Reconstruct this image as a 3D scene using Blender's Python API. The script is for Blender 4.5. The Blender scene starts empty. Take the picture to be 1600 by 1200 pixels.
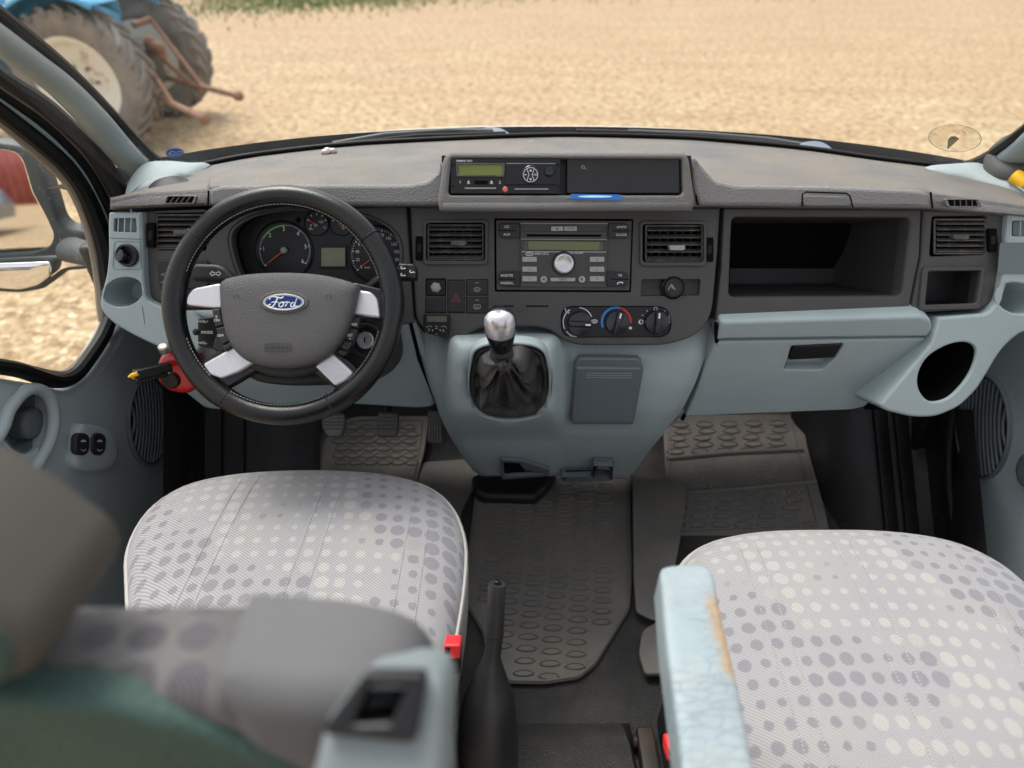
import bpy, bmesh, math, random
from mathutils import Vector, Matrix, noise
from mathutils.geometry import tessellate_polygon
random.seed(7)
S = bpy.context.scene
COL = S.collection
R = math.radians
V3 = Vector
PI = math.pi
# ---------------------------------------------------------------- camera, sky, sun
CZ = 1.95                       # eye height above the gravel
PITCH = R(37); F = 1000.0       # focal length in pixels of the 1600 px wide photograph
FOCUS = 1.06
cd = bpy.data.cameras.new('camera'); cam = bpy.data.objects.new('camera', cd); COL.objects.link(cam)
cam.location = (0, 0, CZ); cam.rotation_euler = (PI/2 - PITCH, 0, 0)
cd.sensor_width = 36; cd.lens = 36*F/1600; cd.clip_start = .01; cd.clip_end = 400
cd.dof.use_dof = True; cd.dof.focus_distance = FOCUS; cd.dof.aperture_fstop = 2.6
S.camera = cam
w = bpy.data.worlds.new('World'); S.world = w; w.use_nodes = True
nt = w.node_tree; nt.nodes.clear()
sky = nt.nodes.new('ShaderNodeTexSky'); sky.sky_type = 'NISHITA'; sky.sun_disc = False
SUN_EL, SUN_ROT = R(62), R(-40)
sky.sun_elevation = SUN_EL; sky.sun_rotation = SUN_ROT
sky.air_density = 1.0; sky.dust_density = 4.0; sky.ozone_density = 1.0
hs = nt.nodes.new('ShaderNodeHueSaturation'); hs.inputs['Saturation'].default_value = .22
bg = nt.nodes.new('ShaderNodeBackground'); bg.inputs['Strength'].default_value = .15
wo = nt.nodes.new('ShaderNodeOutputWorld')
nt.links.new(sky.outputs[0], hs.inputs['Color']); nt.links.new(hs.outputs[0], bg.inputs['Color']); nt.links.new(bg.outputs[0], wo.inputs[0])
sl = bpy.data.lights.new('sun', 'SUN'); sl.energy = 1.2; sl.angle = R(24); sl.color = (1, .95, .88)
so = bpy.data.objects.new('sun', sl); COL.objects.link(so)
# sun direction: ahead of the van, slightly to the left
sd = V3((math.sin(SUN_ROT)*math.cos(SUN_EL), math.cos(SUN_ROT)*math.cos(SUN_EL), math.sin(SUN_EL)))
so.rotation_euler = sd.to_track_quat('Z', 'Y').to_euler()
S.view_settings.view_transform = 'Standard'; S.view_settings.look = 'None'
S.view_settings.exposure = 1.0; S.view_settings.gamma = 1
S.view_settings.use_curve_mapping = False

# ---------------------------------------------------------------- mapping of photo pixels to rays
CAM = V3((0, 0, CZ)); sp, cp = math.sin(PITCH), math.cos(PITCH)
def ray(x, y): return V3(((x-800)/F, cp - (y-600)/F*sp, -sp - (y-600)/F*cp))
def at(x, y, t): return CAM + ray(x, y)*t
def onZ(x, y, z): r = ray(x, y); return CAM + r*((z-CZ)/r.z)
def onY(x, y, Y): r = ray(x, y); return CAM + r*(Y/r.y)
def onX(x, y, X): r = ray(x, y); return CAM + r*(X/r.x)

class Fr:
    """a plane: origin, right, up, normal towards the viewer"""
    def __init__(s, O, U, V):
        s.O = V3(O); s.U = V3(U).normalized(); s.V = V3(V).normalized(); s.N = s.U.cross(s.V).normalized()
        s.V = s.N.cross(s.U)
    def P(s, u, v, n=0): return s.O + s.U*u + s.V*v + s.N*n
    def uv(s, x, y, off=0):
        r = ray(x, y); t = (s.N.dot(s.O - CAM) + off)/s.N.dot(r)
        p = CAM + r*t - s.O
        return (p.dot(s.U), p.dot(s.V))
    def p3(s, x, y, off=0):
        u, v = s.uv(x, y, off); return s.P(u, v, off)
    def t(s, x, y, off=0):
        r = ray(x, y); return (s.N.dot(s.O - CAM) + off)/s.N.dot(r)

LEAN = PITCH - R(12.4)
FA = Fr(at(882, 400, 1.087), (1,0,0), (0, math.sin(LEAN), math.cos(LEAN)))      # upright face of the dashboard
_a, _b = at(800, 500, 1.12), at(800, 645, 1.28)
LO = Fr(_a, (1,0,0), _a-_b)                                                    # knee level panels
CAMV = V3((0, sp, cp))
SW = Fr(at(443, 477, .95), (1,0,0), CAMV)                                       # steering wheel plane

# ---------------------------------------------------------------- mesh builder
def cat(pts, n=6, closed=True):
    out = []; N = len(pts)
    P = [V3(p).to_2d() if len(p) == 2 else V3(p) for p in pts]
    rng = range(N) if closed else range(N-1)
    for i in rng:
        if closed: p0, p1, p2, p3 = P[i-1], P[i], P[(i+1) % N], P[(i+2) % N]
        else: p0, p1, p2, p3 = P[max(i-1,0)], P[i], P[i+1], P[min(i+2, N-1)]
        for k in range(n):
            t = k/n
            out.append(.5*((2*p1) + (p2-p0)*t + (2*p0-5*p1+4*p2-p3)*t*t + (3*p1-p0-3*p2+p3)*t**3))
    if not closed: out.append(P[-1])
    return [tuple(q) for q in out]
def rnd(pts, r, n=4):
    """round the corners of a polygon by r (pixels)"""
    out = []; N = len(pts)
    rs = r if isinstance(r, (list, tuple)) else [r]*N
    for i in range(N):
        a, b, c = V3(pts[i-1]), V3(pts[i]), V3(pts[(i+1) % N])
        d1, d2 = (a-b), (c-b)
        k = min(rs[i], d1.length*.49, d2.length*.49)
        if k < .01: out.append(tuple(b)); continue
        p, q = b + d1.normalized()*k, b + d2.normalized()*k
        for j in range(n+1):
            t = j/n; out.append(tuple(p*(1-t)**2 + b*2*t*(1-t) + q*t*t))
    return out
def rect(x0, y0, x1, y1): return [(x0,y0),(x1,y0),(x1,y1),(x0,y1)]
def ell(cx, cy, rx, ry, n=32, rot=0):
    c, s = math.cos(rot), math.sin(rot)
    return [(cx + rx*math.cos(a)*c - ry*math.sin(a)*s, cy + rx*math.cos(a)*s + ry*math.sin(a)*c) for a in [2*PI*i/n for i in range(n)]]
def area(l): return sum(l[i-1][0]*l[i][1] - l[i][0]*l[i-1][1] for i in range(len(l)))/2
def inset(l, d):
    """move a ccw loop inwards by d"""
    n = len(l); out = []
    for i in range(n):
        a, b, c = V3(l[i-1]), V3(l[i]), V3(l[(i+1) % n])
        e1, e2 = (b-a), (c-b)
        if e1.length < 1e-9: e1 = e2
        if e2.length < 1e-9: e2 = e1
        if e1.length < 1e-9: out.append(tuple(b)); continue
        n1 = V3((-e1.y, e1.x)).normalized(); n2 = V3((-e2.y, e2.x)).normalized()
        m = n1 + n2
        if m.length < 1e-6: m = n1
        m.normalize(); k = max(m.dot(n1), .5)
        out.append(tuple(b + m*(d/k)))
    return out

class MB:
    def __init__(s): s.v = []; s.f = []
    def add(s, vs, fs):
        b = len(s.v); s.v += [V3(p) for p in vs]; s.f += [tuple(b+i for i in f) for f in fs]; return s
    def loop_strip(s, loops, closed=True, capa=False, capb=False):
        b = len(s.v); n = len(loops[0])
        for l in loops: s.v += [V3(p) for p in l]
        for j in range(len(loops)-1):
            for i in range(n if closed else n-1):
                k = (i+1) % n
                s.f.append((b+j*n+i, b+j*n+k, b+(j+1)*n+k, b+(j+1)*n+i))
        if capa: s.f.append(tuple(b+i for i in reversed(range(n))))
        if capb: s.f.append(tuple(b+(len(loops)-1)*n+i for i in range(n)))
        return s
    def panel(s, fr, outer, holes=(), off=0, depth=.02, bev=.0015, seg=3, hbev=None, uvin=False, open_outer=False, hdepth=None):
        """plate with holes; outlines in photo pixels, front face at off, thickness depth"""
        hbev = bev if hbev is None else hbev
        L = []
        for k, poly in enumerate([outer]+list(holes)):
            l = list(poly) if uvin else [fr.uv(x, y, off) for x, y in poly]
            if (area(l) < 0) == (k == 0): l.reverse()          # outer ccw, holes cw
            L.append(l)
        front = []
        for k, l in enumerate(L):
            bv = bev if k == 0 else hbev
            loops = [[fr.P(u, v, off-(depth if k == 0 or hdepth is None else hdepth)) for u, v in l]]
            if bv > 0:
                for j in range(seg+1):
                    a = j/seg*PI/2
                    ins = inset(l, bv*(1-math.cos(a)))
                    loops.append([fr.P(u, v, off - bv + bv*math.sin(a)) for u, v in ins])
                fl = inset(l, bv)
            else:
                loops.append([fr.P(u, v, off) for u, v in l]); fl = l
            if not (open_outer and k == 0): s.loop_strip(loops)
            front.append(fl)
        tris = tessellate_polygon([[V3((u, v, 0)) for u, v in l] for l in front])
        flat = [q for l in front for q in l]
        vs = [fr.P(u, v, off) for u, v in flat]
        fs = []
        for t in tris:
            a, b_, c = [V3(flat[i]) for i in t]
            cr = (b_-a).cross(c-a)
            fs.append(t if cr > 0 else (t[0], t[2], t[1]))
        return s.add(vs, fs)
    def dome(s, fr, outline, off, h, p=2.2, rings=10, base=.0, uvin=False, warp=None):
        """cushioned plate: rises from off to off+h at the middle"""
        l = list(outline) if uvin else [fr.uv(x, y, off+h*.5) for x, y in outline]
        if area(l) < 0: l.reverse()
        cu = sum(q[0] for q in l)/len(l); cv = sum(q[1] for q in l)/len(l)
        loops = [[fr.P(u, v, off-base) for u, v in l]]
        for j in range(rings):
            a = (j+.0)/rings*PI/2
            r = math.cos(a)**(.55); z = math.sin(a)**(1/p*1.0)
            loops.append([fr.P(cu+(u-cu)*r, cv+(v-cv)*r, off + h*z + (warp(cu+(u-cu)*r, cv+(v-cv)*r) if warp else 0)) for u, v in l])
        s.loop_strip(loops)
        b = len(s.v); n = len(l); s.v.append(fr.P(cu, cv, off+h + (warp(cu, cv) if warp else 0)))
        for i in range(n): s.f.append((b-n+i, b-n+(i+1) % n, b))
        return s
    def box(s, c, ax, ay, az, sx, sy, sz, bev=0):
        c = V3(c); ax, ay, az = V3(ax).normalized(), V3(ay).normalized(), V3(az).normalized()
        if bev <= 0:
            vs = [c + ax*(i*sx/2) + ay*(j*sy/2) + az*(k*sz/2) for i in (-1,1) for j in (-1,1) for k in (-1,1)]
            return s.add(vs, [(0,1,3,2),(4,6,7,5),(0,4,5,1),(2,3,7,6),(0,2,6,4),(1,5,7,3)])
        bm = bmesh.new(); bmesh.ops.create_cube(bm, size=1)
        bmesh.ops.scale(bm, vec=(sx, sy, sz), verts=bm.verts)
        bmesh.ops.bevel(bm, geom=bm.edges[:], offset=bev, segments=3, profile=.5, affect='EDGES')
        bm.verts.index_update()
        s.add([c + ax*v.co.x + ay*v.co.y + az*v.co.z for v in bm.verts], [[v.index for v in f.verts] for f in bm.faces]); bm.free(); return s
    def frbox(s, fr, x0, y0, x1, y1, off, depth, bev=.001, r=0):
        poly = rect(x0, y0, x1, y1)
        if r: poly = rnd(poly, r)
        return s.panel(fr, poly, off=off, depth=depth, bev=bev)
    def tube(s, path, rad, n=10, cap=True, closed=False, flat=1.0, upv=None):
        P = [V3(p) for p in path]; m = len(P)
        rs = rad if isinstance(rad, (list, tuple)) else [rad]*m
        loops = []; prev = None
        for i in range(m):
            if closed: d = P[(i+1) % m] - P[i-1]
            else: d = P[min(i+1, m-1)] - P[max(i-1, 0)]
            d.normalize()
            if upv is not None: a = d.cross(V3(upv))
            elif prev is None: a = d.cross(V3((0,0,1)) if abs(d.z) < .9 else V3((1,0,0)))
            else: a = prev - d*prev.dot(d)
            a.normalize(); prev = a; b = d.cross(a)
            loops.append([P[i] + a*(rs[i]*math.cos(t)) + b*(rs[i]*flat*math.sin(t)) for t in [2*PI*k/n for k in range(n)]])
        if closed: loops.append(loops[0])
        return s.loop_strip(loops, True, cap and not closed, cap and not closed)
    def lathe(s, O, axis, prof, n=24, up=None, sx=1.0, cap=True):
        """prof: (radius, height along axis)"""
        O = V3(O); ax = V3(axis).normalized()
        a = ax.orthogonal().normalized() if up is None else V3(up).cross(ax).normalized()
        b = ax.cross(a)
        loops = [[O + ax*h + a*(r*sx*math.cos(t)) + b*(r*math.sin(t)) for t in [2*PI*k/n for k in range(n)]] for r, h in prof]
        return s.loop_strip(loops, True, cap, cap)
    def ball(s, c, rx, ry, rz, ax=(1,0,0), ay=(0,1,0), az=(0,0,1), n=16, m=10, e=1.0):
        c = V3(c); ax, ay, az = V3(ax), V3(ay), V3(az)
        def sg(q, e): return math.copysign(abs(q)**e, q)
        loops = []
        for j in range(m+1):
            th = -PI/2 + PI*j/m
            r, z = sg(math.cos(th), e), sg(math.sin(th), e)
            if j in (0, m): r = .001
            loops.append([c + ax*(rx*r*sg(math.cos(t), e)) + ay*(ry*r*sg(math.sin(t), e)) + az*(rz*z) for t in [2*PI*k/n for k in range(n)]])
        return s.loop_strip(loops, True, True, True)
    def text(s, fr, body, x, y, h, off, rot=0, sx=1.0, shear=0, depth=.0004, bold=0):
        c = bpy.data.curves.new('t', 'FONT'); c.body = body; c.align_x = 'CENTER'; c.align_y = 'CENTER'
        size = h/F*fr.t(x, y, off)/.72
        c.size = size; c.extrude = 0; c.shear = shear; c.resolution_u = 2; c.offset = bold*size
        o = bpy.data.objects.new('t', c); me = bpy.data.meshes.new_from_object(o)
        u0, v0 = fr.uv(x, y, off); cr, sr = math.cos(rot), math.sin(rot)
        vs = []
        for vv in me.vertices:
            a, b = vv.co.x*sx, vv.co.y
            vs.append(fr.P(u0 + a*cr - b*sr, v0 + a*sr + b*cr, off))
        s.add(vs, [tuple(p.vertices) for p in me.polygons])
        bpy.data.objects.remove(o); bpy.data.curves.remove(c); bpy.data.meshes.remove(me); return s
    def line(s, fr, pts, wd, off, closed=False):
        """thin flat stroke on a plane, width in pixels"""
        P = [fr.uv(x, y, off) for x, y in pts]; hw = wd/F*fr.t(*pts[0], off)/2
        n = len(P); A = []; B = []
        for i in range(n):
            if closed: d = V3(P[(i+1) % n]) - V3(P[i-1])
            else: d = V3(P[min(i+1, n-1)]) - V3(P[max(i-1, 0)])
            if d.length < 1e-9: d = V3((1, 0))
            d.normalize(); q = V3((-d.y, d.x))*hw
            A.append(fr.P(P[i][0]+q.x, P[i][1]+q.y, off)); B.append(fr.P(P[i][0]-q.x, P[i][1]-q.y, off))
        return s.loop_strip([B, A], closed)
    def flat(s, fr, poly, off):
        l = [fr.uv(x, y, off) for x, y in poly]
        if area(l) < 0: l.reverse()
        tr = tessellate_polygon([[V3((u, v, 0)) for u, v in l]]); fs = []
        for t in tr:
            a, b_, c = [V3(l[i]) for i in t]
            fs.append(t if (b_-a).cross(c-a) > 0 else (t[0], t[2], t[1]))
        return s.add([fr.P(u, v, off) for u, v in l], fs)
    def grid(s, rows, back=None):
        b = len(s.v); n = len(rows[0])
        for r in rows: s.v += [V3(p) for p in r]
        for j in range(len(rows)-1):
            for i in range(n-1):
                s.f.append((b+j*n+i, b+j*n+i+1, b+(j+1)*n+i+1, b+(j+1)*n+i))
        return s
    def build(s, name, mat, parent=None, smooth=35, recalc=False, label=None, cat=None, group=None, kind=None, solid=0, sub=0):
        me = bpy.data.meshes.new(name)
        if parent is not None:
            org = V3((0,0,0)); q = parent
            while q is not None: org += q.location; q = q.parent
        else:
            xs = [p.x for p in s.v]; ys = [p.y for p in s.v]; zs = [p.z for p in s.v]
            org = V3(((min(xs)+max(xs))/2, (min(ys)+max(ys))/2, min(zs)))
        me.from_pydata([tuple(p-org) for p in s.v], [], s.f); me.update()
        if recalc:
            bm = bmesh.new(); bm.from_mesh(me); bmesh.ops.remove_doubles(bm, verts=bm.verts, dist=1e-6)
            bmesh.ops.recalc_face_normals(bm, faces=bm.faces); bm.to_mesh(me); bm.free()
        me.materials.append(mat)
        if smooth:
            me.polygons.foreach_set('use_smooth', [True]*len(me.polygons)); me.set_sharp_from_angle(angle=R(smooth))
        o = bpy.data.objects.new(name, me); COL.objects.link(o)
        if parent is not None: o.parent = parent
        else: o.location = org
        if solid:
            m = o.modifiers.new('thick', 'SOLIDIFY'); m.thickness = solid; m.offset = -1
        if sub:
            m = o.modifiers.new('smooth', 'SUBSURF'); m.levels = m.render_levels = sub
        tag(o, label, cat, group, kind); return o

def tag(o, label=None, cat=None, group=None, kind=None):
    if label: o['label'] = label
    if cat: o['category'] = cat
    if group: o['group'] = group
    if kind: o['kind'] = kind
    return o
def thing(name, label, cat, loc, group=None):
    o = bpy.data.objects.new(name, None); COL.objects.link(o); o.location = loc; o.empty_display_size = .05
    return tag(o, label, cat, group)
def lerp(a, b, t): return a + (b-a)*t
def interp(x, tab):
    if x <= tab[0][0]: return tab[0][1]
    for (a, va), (b, vb) in zip(tab, tab[1:]):
        if x <= b: return va + (vb-va)*(x-a)/(b-a)
    return tab[-1][1]
def ss(a, b, x):
    t = max(0, min(1, (x-a)/(b-a))); return t*t*(3-2*t)

# ---------------------------------------------------------------- materials
class NT:
    def __init__(s, name):
        s.m = bpy.data.materials.new(name); s.m.use_nodes = True; s.t = s.m.node_tree; s.t.nodes.clear()
        s.out = s.n('ShaderNodeOutputMaterial'); s.b = s.n('ShaderNodeBsdfPrincipled'); s.l(s.b.outputs[0], s.out.inputs[0])
    def n(s, k, **kw):
        q = s.t.nodes.new(k)
        for a, v in kw.items(): setattr(q, a, v)
        return q
    def l(s, a, b): s.t.links.new(a, b)
    def val(s, v, inp):
        if hasattr(v, 'is_output') or isinstance(v, bpy.types.NodeSocket): s.l(v, inp)
        else: inp.default_value = v
    def math(s, op, a, b=0, c=0, clamp=False):
        q = s.n('ShaderNodeMath', operation=op); q.use_clamp = clamp
        s.val(a, q.inputs[0]); s.val(b, q.inputs[1]); s.val(c, q.inputs[2]); return q.outputs[0]
    def noise(s, sc, det=3, rough=.5, vec=None, out=0):
        q = s.n('ShaderNodeTexNoise'); q.inputs['Scale'].default_value = sc; q.inputs['Detail'].default_value = det; q.inputs['Roughness'].default_value = rough
        s.l(vec if vec else s.oc(), q.inputs['Vector']); return q.outputs[out]
    def oc(s):
        if not hasattr(s, '_tc'): s._tc = s.n('ShaderNodeTexCoord')
        return s._tc.outputs['Object']
    def ramp(s, v, stops):
        q = s.n('ShaderNodeValToRGB'); s.l(v, q.inputs[0]); e = q.color_ramp.elements
        while len(e) < len(stops): e.new(.5)
        for el, (p, c) in zip(e, stops):
            el.position = p; el.color = (c, c, c, 1) if isinstance(c, (int, float)) else (*c, 1)
        return q.outputs[0]
    def mix(s, f, a, b, mode='MIX'):
        q = s.n('ShaderNodeMix', data_type='RGBA', blend_type=mode)
        s.val(f, q.inputs[0])
        for v, i in ((a, 6), (b, 7)):
            if isinstance(v, tuple): q.inputs[i].default_value = (*v[:3], 1)
            else: s.l(v, q.inputs[i])
        return q.outputs[2]
    def bump(s, h, st, dist=.001):
        q = s.n('ShaderNodeBump'); q.inputs['Strength'].default_value = st; q.inputs['Distance'].default_value = dist
        s.l(h, q.inputs['Height'])
        if s.b.inputs['Normal'].is_linked:
            s.l(s.b.inputs['Normal'].links[0].from_socket, q.inputs['Normal'])
        s.l(q.outputs[0], s.b.inputs['Normal'])

def pm(name, col, rough=.5, metal=0, grain=None, var=0, dirt=None, spec=.5, coat=0, scratch=0, emit=0):
    s = NT(name); b = s.b
    b.inputs['Metallic'].default_value = metal; b.inputs['Specular IOR Level'].default_value = spec
    b.inputs['Coat Weight'].default_value = coat; b.inputs['Coat Roughness'].default_value = .15
    c = None
    if var:
        f = s.ramp(s.noise(9, 5, .6), [(.3, 0), (.7, 1)])
        c = s.mix(f, tuple(k*(1-var) for k in col), tuple(min(1, k*(1+var)) for k in col))
    if dirt:
        dc, dsc, lo, hi, amt = dirt
        f = s.math('MULTIPLY', s.ramp(s.noise(dsc, 7, .65), [(lo, 0), (hi, 1)]), amt)
        c = s.mix(f, c if c else col, dc)
    if c: s.l(c, b.inputs['Base Color'])
    else: b.inputs['Base Color'].default_value = (*col, 1)
    if var or dirt:
        rr = s.ramp(s.noise(14, 4), [(.3, max(0, rough-.08)), (.7, min(1, rough+.08))]); s.l(rr, b.inputs['Roughness'])
    else: b.inputs['Roughness'].default_value = rough
    if grain:
        v = s.n('ShaderNodeTexVoronoi'); v.inputs['Scale'].default_value = grain[0]; s.l(s.oc(), v.inputs['Vector'])
        s.bump(v.outputs['Distance'], grain[1], .0012)
    if scratch:
        mp = s.n('ShaderNodeMapping'); s.l(s.oc(), mp.inputs[0]); mp.inputs['Scale'].default_value = (4, 90, 60); mp.inputs['Rotation'].default_value = (0, .5, .3)
        f = s.ramp(s.noise(3, 5, .7, vec=mp.outputs[0]), [(.68, 0), (.72, scratch)])
        base = b.inputs['Base Color'].links[0].from_socket if b.inputs['Base Color'].is_linked else tuple(b.inputs['Base Color'].default_value)[:3]
        s.l(s.mix(f, base, tuple(min(1, k*1.7+.05) for k in col)), b.inputs['Base Color'])
    if emit:
        b.inputs['Emission Color'].default_value = (*col, 1); b.inputs['Emission Strength'].default_value = emit
    return s.m

M = {}
DUST = (.30, .24, .17)
M['fascia'] = pm('charcoal_plastic', (.070, .068, .067), .5, spec=.3, grain=(900, .35), var=.06, dirt=((.10,.085,.07), 18, .55, .8, .35))
M['dark'] = pm('dark_plastic', (.024, .024, .0245), .45, spec=.3, var=.1)
M['black'] = pm('black_plastic', (.008, .008, .009), .35, spec=.35)
M['pit'] = pm('black_interior', (.004, .004, .004), .9, spec=.1)
M['gloss'] = pm('gloss_black_plastic', (.010, .010, .012), .18, dirt=((.12,.11,.1), 40, .55, .8, .3))
M['slat'] = pm('vent_plastic', (.06, .057, .054), .5, dirt=(DUST, 60, .5, .75, .5))
M['top'] = pm('grained_dash_skin', (.130, .124, .118), .68, grain=(520, .7), var=.07, dirt=((.22,.175,.125), 4.5, .40, .78, .75))
M['brow'] = pm('grained_dash_edge', (.185, .18, .178), .6, grain=(420, .9), var=.05, dirt=(DUST, 40, .6, .85, .4))
M['pod'] = pm('grained_housing_plastic', (.145, .14, .137), .6, grain=(480, .8), var=.05, dirt=((.2,.16,.12), 14, .5, .8, .5))
M['blue'] = pm('grey_blue_plastic', (.315, .376, .384), .5, grain=(1100, .22), var=.035, dirt=((.24,.225,.19), 8, .52, .85, .5), scratch=.5)
M['blued'] = pm('slate_plastic', (.115, .138, .15), .5, grain=(900, .25), var=.05)
M['door'] = pm('door_grey_blue_plastic', (.37, .43, .44), .5, grain=(1000, .25), var=.05, dirt=((.28,.26,.22), 6, .58, .9, .4))
M['pillar'] = pm('pillar_plastic', (.255, .30, .305), .55, grain=(1100, .2), var=.04)
M['leather'] = pm('worn_black_leather', (.008, .008, .008), .22, grain=(1100, .15), spec=.4, var=.1, dirt=((.10,.095,.09), 90, .62, .8, .25))
M['boot'] = pm('boot_leather', (.036, .034, .034), .3, grain=(600, .8), var=.2, dirt=((.12,.08,.045), 24, .58, .8, .5))
M['silver'] = pm('satin_silver_paint', (.62, .61, .62), .27, metal=.55, var=.04)
M['chrome'] = pm('worn_chrome', (.7, .7, .7), .2, metal=1)
M['hub'] = pm('grained_airbag_cover', (.070, .066, .067), .5, grain=(800, .6), var=.05)
M['white'] = pm('white_print', (.75, .75, .74), .6)
M['grey_print'] = pm('grey_print', (.28, .28, .28), .6)
M['redp'] = pm('red_print', (.55, .025, .02), .5)
M['greenp'] = pm('green_print', (.12, .42, .08), .5)
M['bluep'] = pm('blue_print', (.03, .22, .6), .5)
M['needle'] = pm('orange_red_needle', (.75, .09, .035), .5)
M['lcd'] = pm('olive_display', (.135, .145, .052), .22, var=.08)
M['lcd2'] = pm('pale_olive_display', (.21, .205, .125), .3, var=.04)
M['lcd3'] = pm('green_display', (.16, .19, .025), .2, var=.1)
M['btn'] = pm('silver_grey_button', (.33, .32, .315), .42, metal=.25, var=.04)
M['badge'] = pm('deep_blue_enamel', (.006, .035, .16), .3, spec=.2, coat=.1)
M['red'] = pm('red_plastic', (.55, .012, .018), .3, coat=.4)
M['yellow'] = pm('yellow_plastic', (.85, .47, .01), .4)
M['rubber'] = pm('dusty_rubber_mat', (.135, .130, .120), .55, grain=(700, .3), var=.15, dirt=((.24,.20,.155), 6, .40, .75, .6))
M['carpet'] = pm('black_floor_covering', (.030, .029, .029), .6, grain=(420, 1.2), var=.2, dirt=((.11,.09,.065), 9, .5, .8, .5))
M['trim'] = pm('black_trim_plastic', (.018, .018, .0185), .34, grain=(500, .5), var=.2, dirt=((.09,.08,.07), 11, .55, .8, .4))
M['hb'] = pm('handbrake_plastic', (.024,.024,.025), .38, grain=(700,.3), var=.1)
M['seal'] = pm('black_rubber_seal', (.007, .007, .007), .5, spec=.25, var=.2)
M['beige'] = pm('dusty_door_frame', (.20, .165, .13), .5, var=.15)
M['paint'] = pm('white_body_paint', (.74, .75, .76), .25, coat=.5, dirt=((.4,.36,.3), 9, .55, .85, .4))
M['rust'] = pm('rusty_steel', (.22, .115, .075), .8, var=.3, dirt=((.35,.22,.12), 12, .45, .7, .6))
M['rail'] = pm('greasy_brown_steel', (.02, .015, .012), .55, var=.3, dirt=((.09,.045,.022), 16, .5, .7, .5))
M['stitch'] = pm('light_thread', (.42, .415, .41), .8)
M['blk_thread'] = pm('dark_thread', (.05, .05, .05), .8)
M['pedal'] = pm('worn_pedal_rubber', (.10, .098, .094), .28, var=.2, dirt=((.25,.2,.14), 40, .5, .75, .5))
M['hazard'] = pm('dark_red_print', (.35, .03, .025), .5)
M['card'] = pm('glossy_blue_card', (.005, .11, .42), .25, coat=.5)
M['cardw'] = pm('pale_blue_print', (.5, .75, .9), .4)
M['headrest'] = pm('taupe_headrest_cover', (.060, .056, .046), .75, grain=(900, .3), var=.06)
M['seatback'] = pm('green_grey_seat_back', (.030, .065, .052), .7, grain=(220, 1.0), var=.18)
M['bolster'] = pm('grey_side_cloth', (.105, .105, .107), .85, grain=(900, .3), var=.05)
M['pipe'] = pm('grey_piping', (.34, .33, .31), .6, dirt=((.35,.26,.18), 20, .55, .8, .6))
M['belt'] = pm('black_webbing', (.015, .015, .015), .7)
M['mirrorh'] = pm('sun_bleached_black_plastic', (.075, .085, .085), .6, var=.25, dirt=((.45,.45,.42), 150, .62, .68, .7))
M['mirror'] = pm('mirror_glass', (.85, .86, .86), .02, metal=1)
M['tyre'] = pm('dusty_tractor_tyre', (.20, .19, .18), .85, var=.25, dirt=((.36,.30,.23), 5, .4, .7, .6))
M['rim'] = pm('cream_wheel_paint', (.74, .71, .62), .6, dirt=((.22,.09,.04), 5, .56, .68, .85))
M['tblue'] = pm('faded_blue_paint', (.12, .42, .70), .5, var=.15, dirt=((.4,.33,.25), 6, .55, .75, .5))
M['tdark'] = pm('oily_dark_metal', (.055, .055, .06), .6, var=.3, dirt=((.25,.19,.13), 6, .45, .75, .5))
M['barnroof'] = pm('grey_roof_sheet', (.42, .40, .37), .7, var=.15)
M['wood'] = pm('raw_plank', (.42, .30, .19), .8, var=.2)
M['carpaint'] = pm('grey_blue_car_paint', (.16, .21, .27), .25, metal=.3, coat=.6)
M['carglass'] = pm('dark_car_glass', (.02, .025, .03), .08)
M['wiper'] = pm('wiper_grey_plastic', (.05, .055, .06), .5, var=.2)
M['clip'] = pm('pale_blue_plastic_cap', (.16, .20, .25), .5, var=.15)

def glass(name, tint=(.96, .98, .97), refl=.05, rough=.03):
    s = NT(name); s.t.nodes.remove(s.b)
    tr = s.n('ShaderNodeBsdfTransparent'); tr.inputs[0].default_value = (*tint, 1)
    gl = s.n('ShaderNodeBsdfGlossy'); gl.inputs['Roughness'].default_value = rough
    mx = s.n('ShaderNodeMixShader'); mx.inputs[0].default_value = refl
    s.l(tr.outputs[0], mx.inputs[1]); s.l(gl.outputs[0], mx.inputs[2]); s.l(mx.outputs[0], s.out.inputs[0]); return s.m
M['glass'] = glass('clear_window_glass')
M['vign'] = glass('clear_sticker_film', (.93, .90, .84), .06, .4)
M['lens'] = glass('display_cover_glass', (.97, .97, .97), .04, .05)

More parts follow.
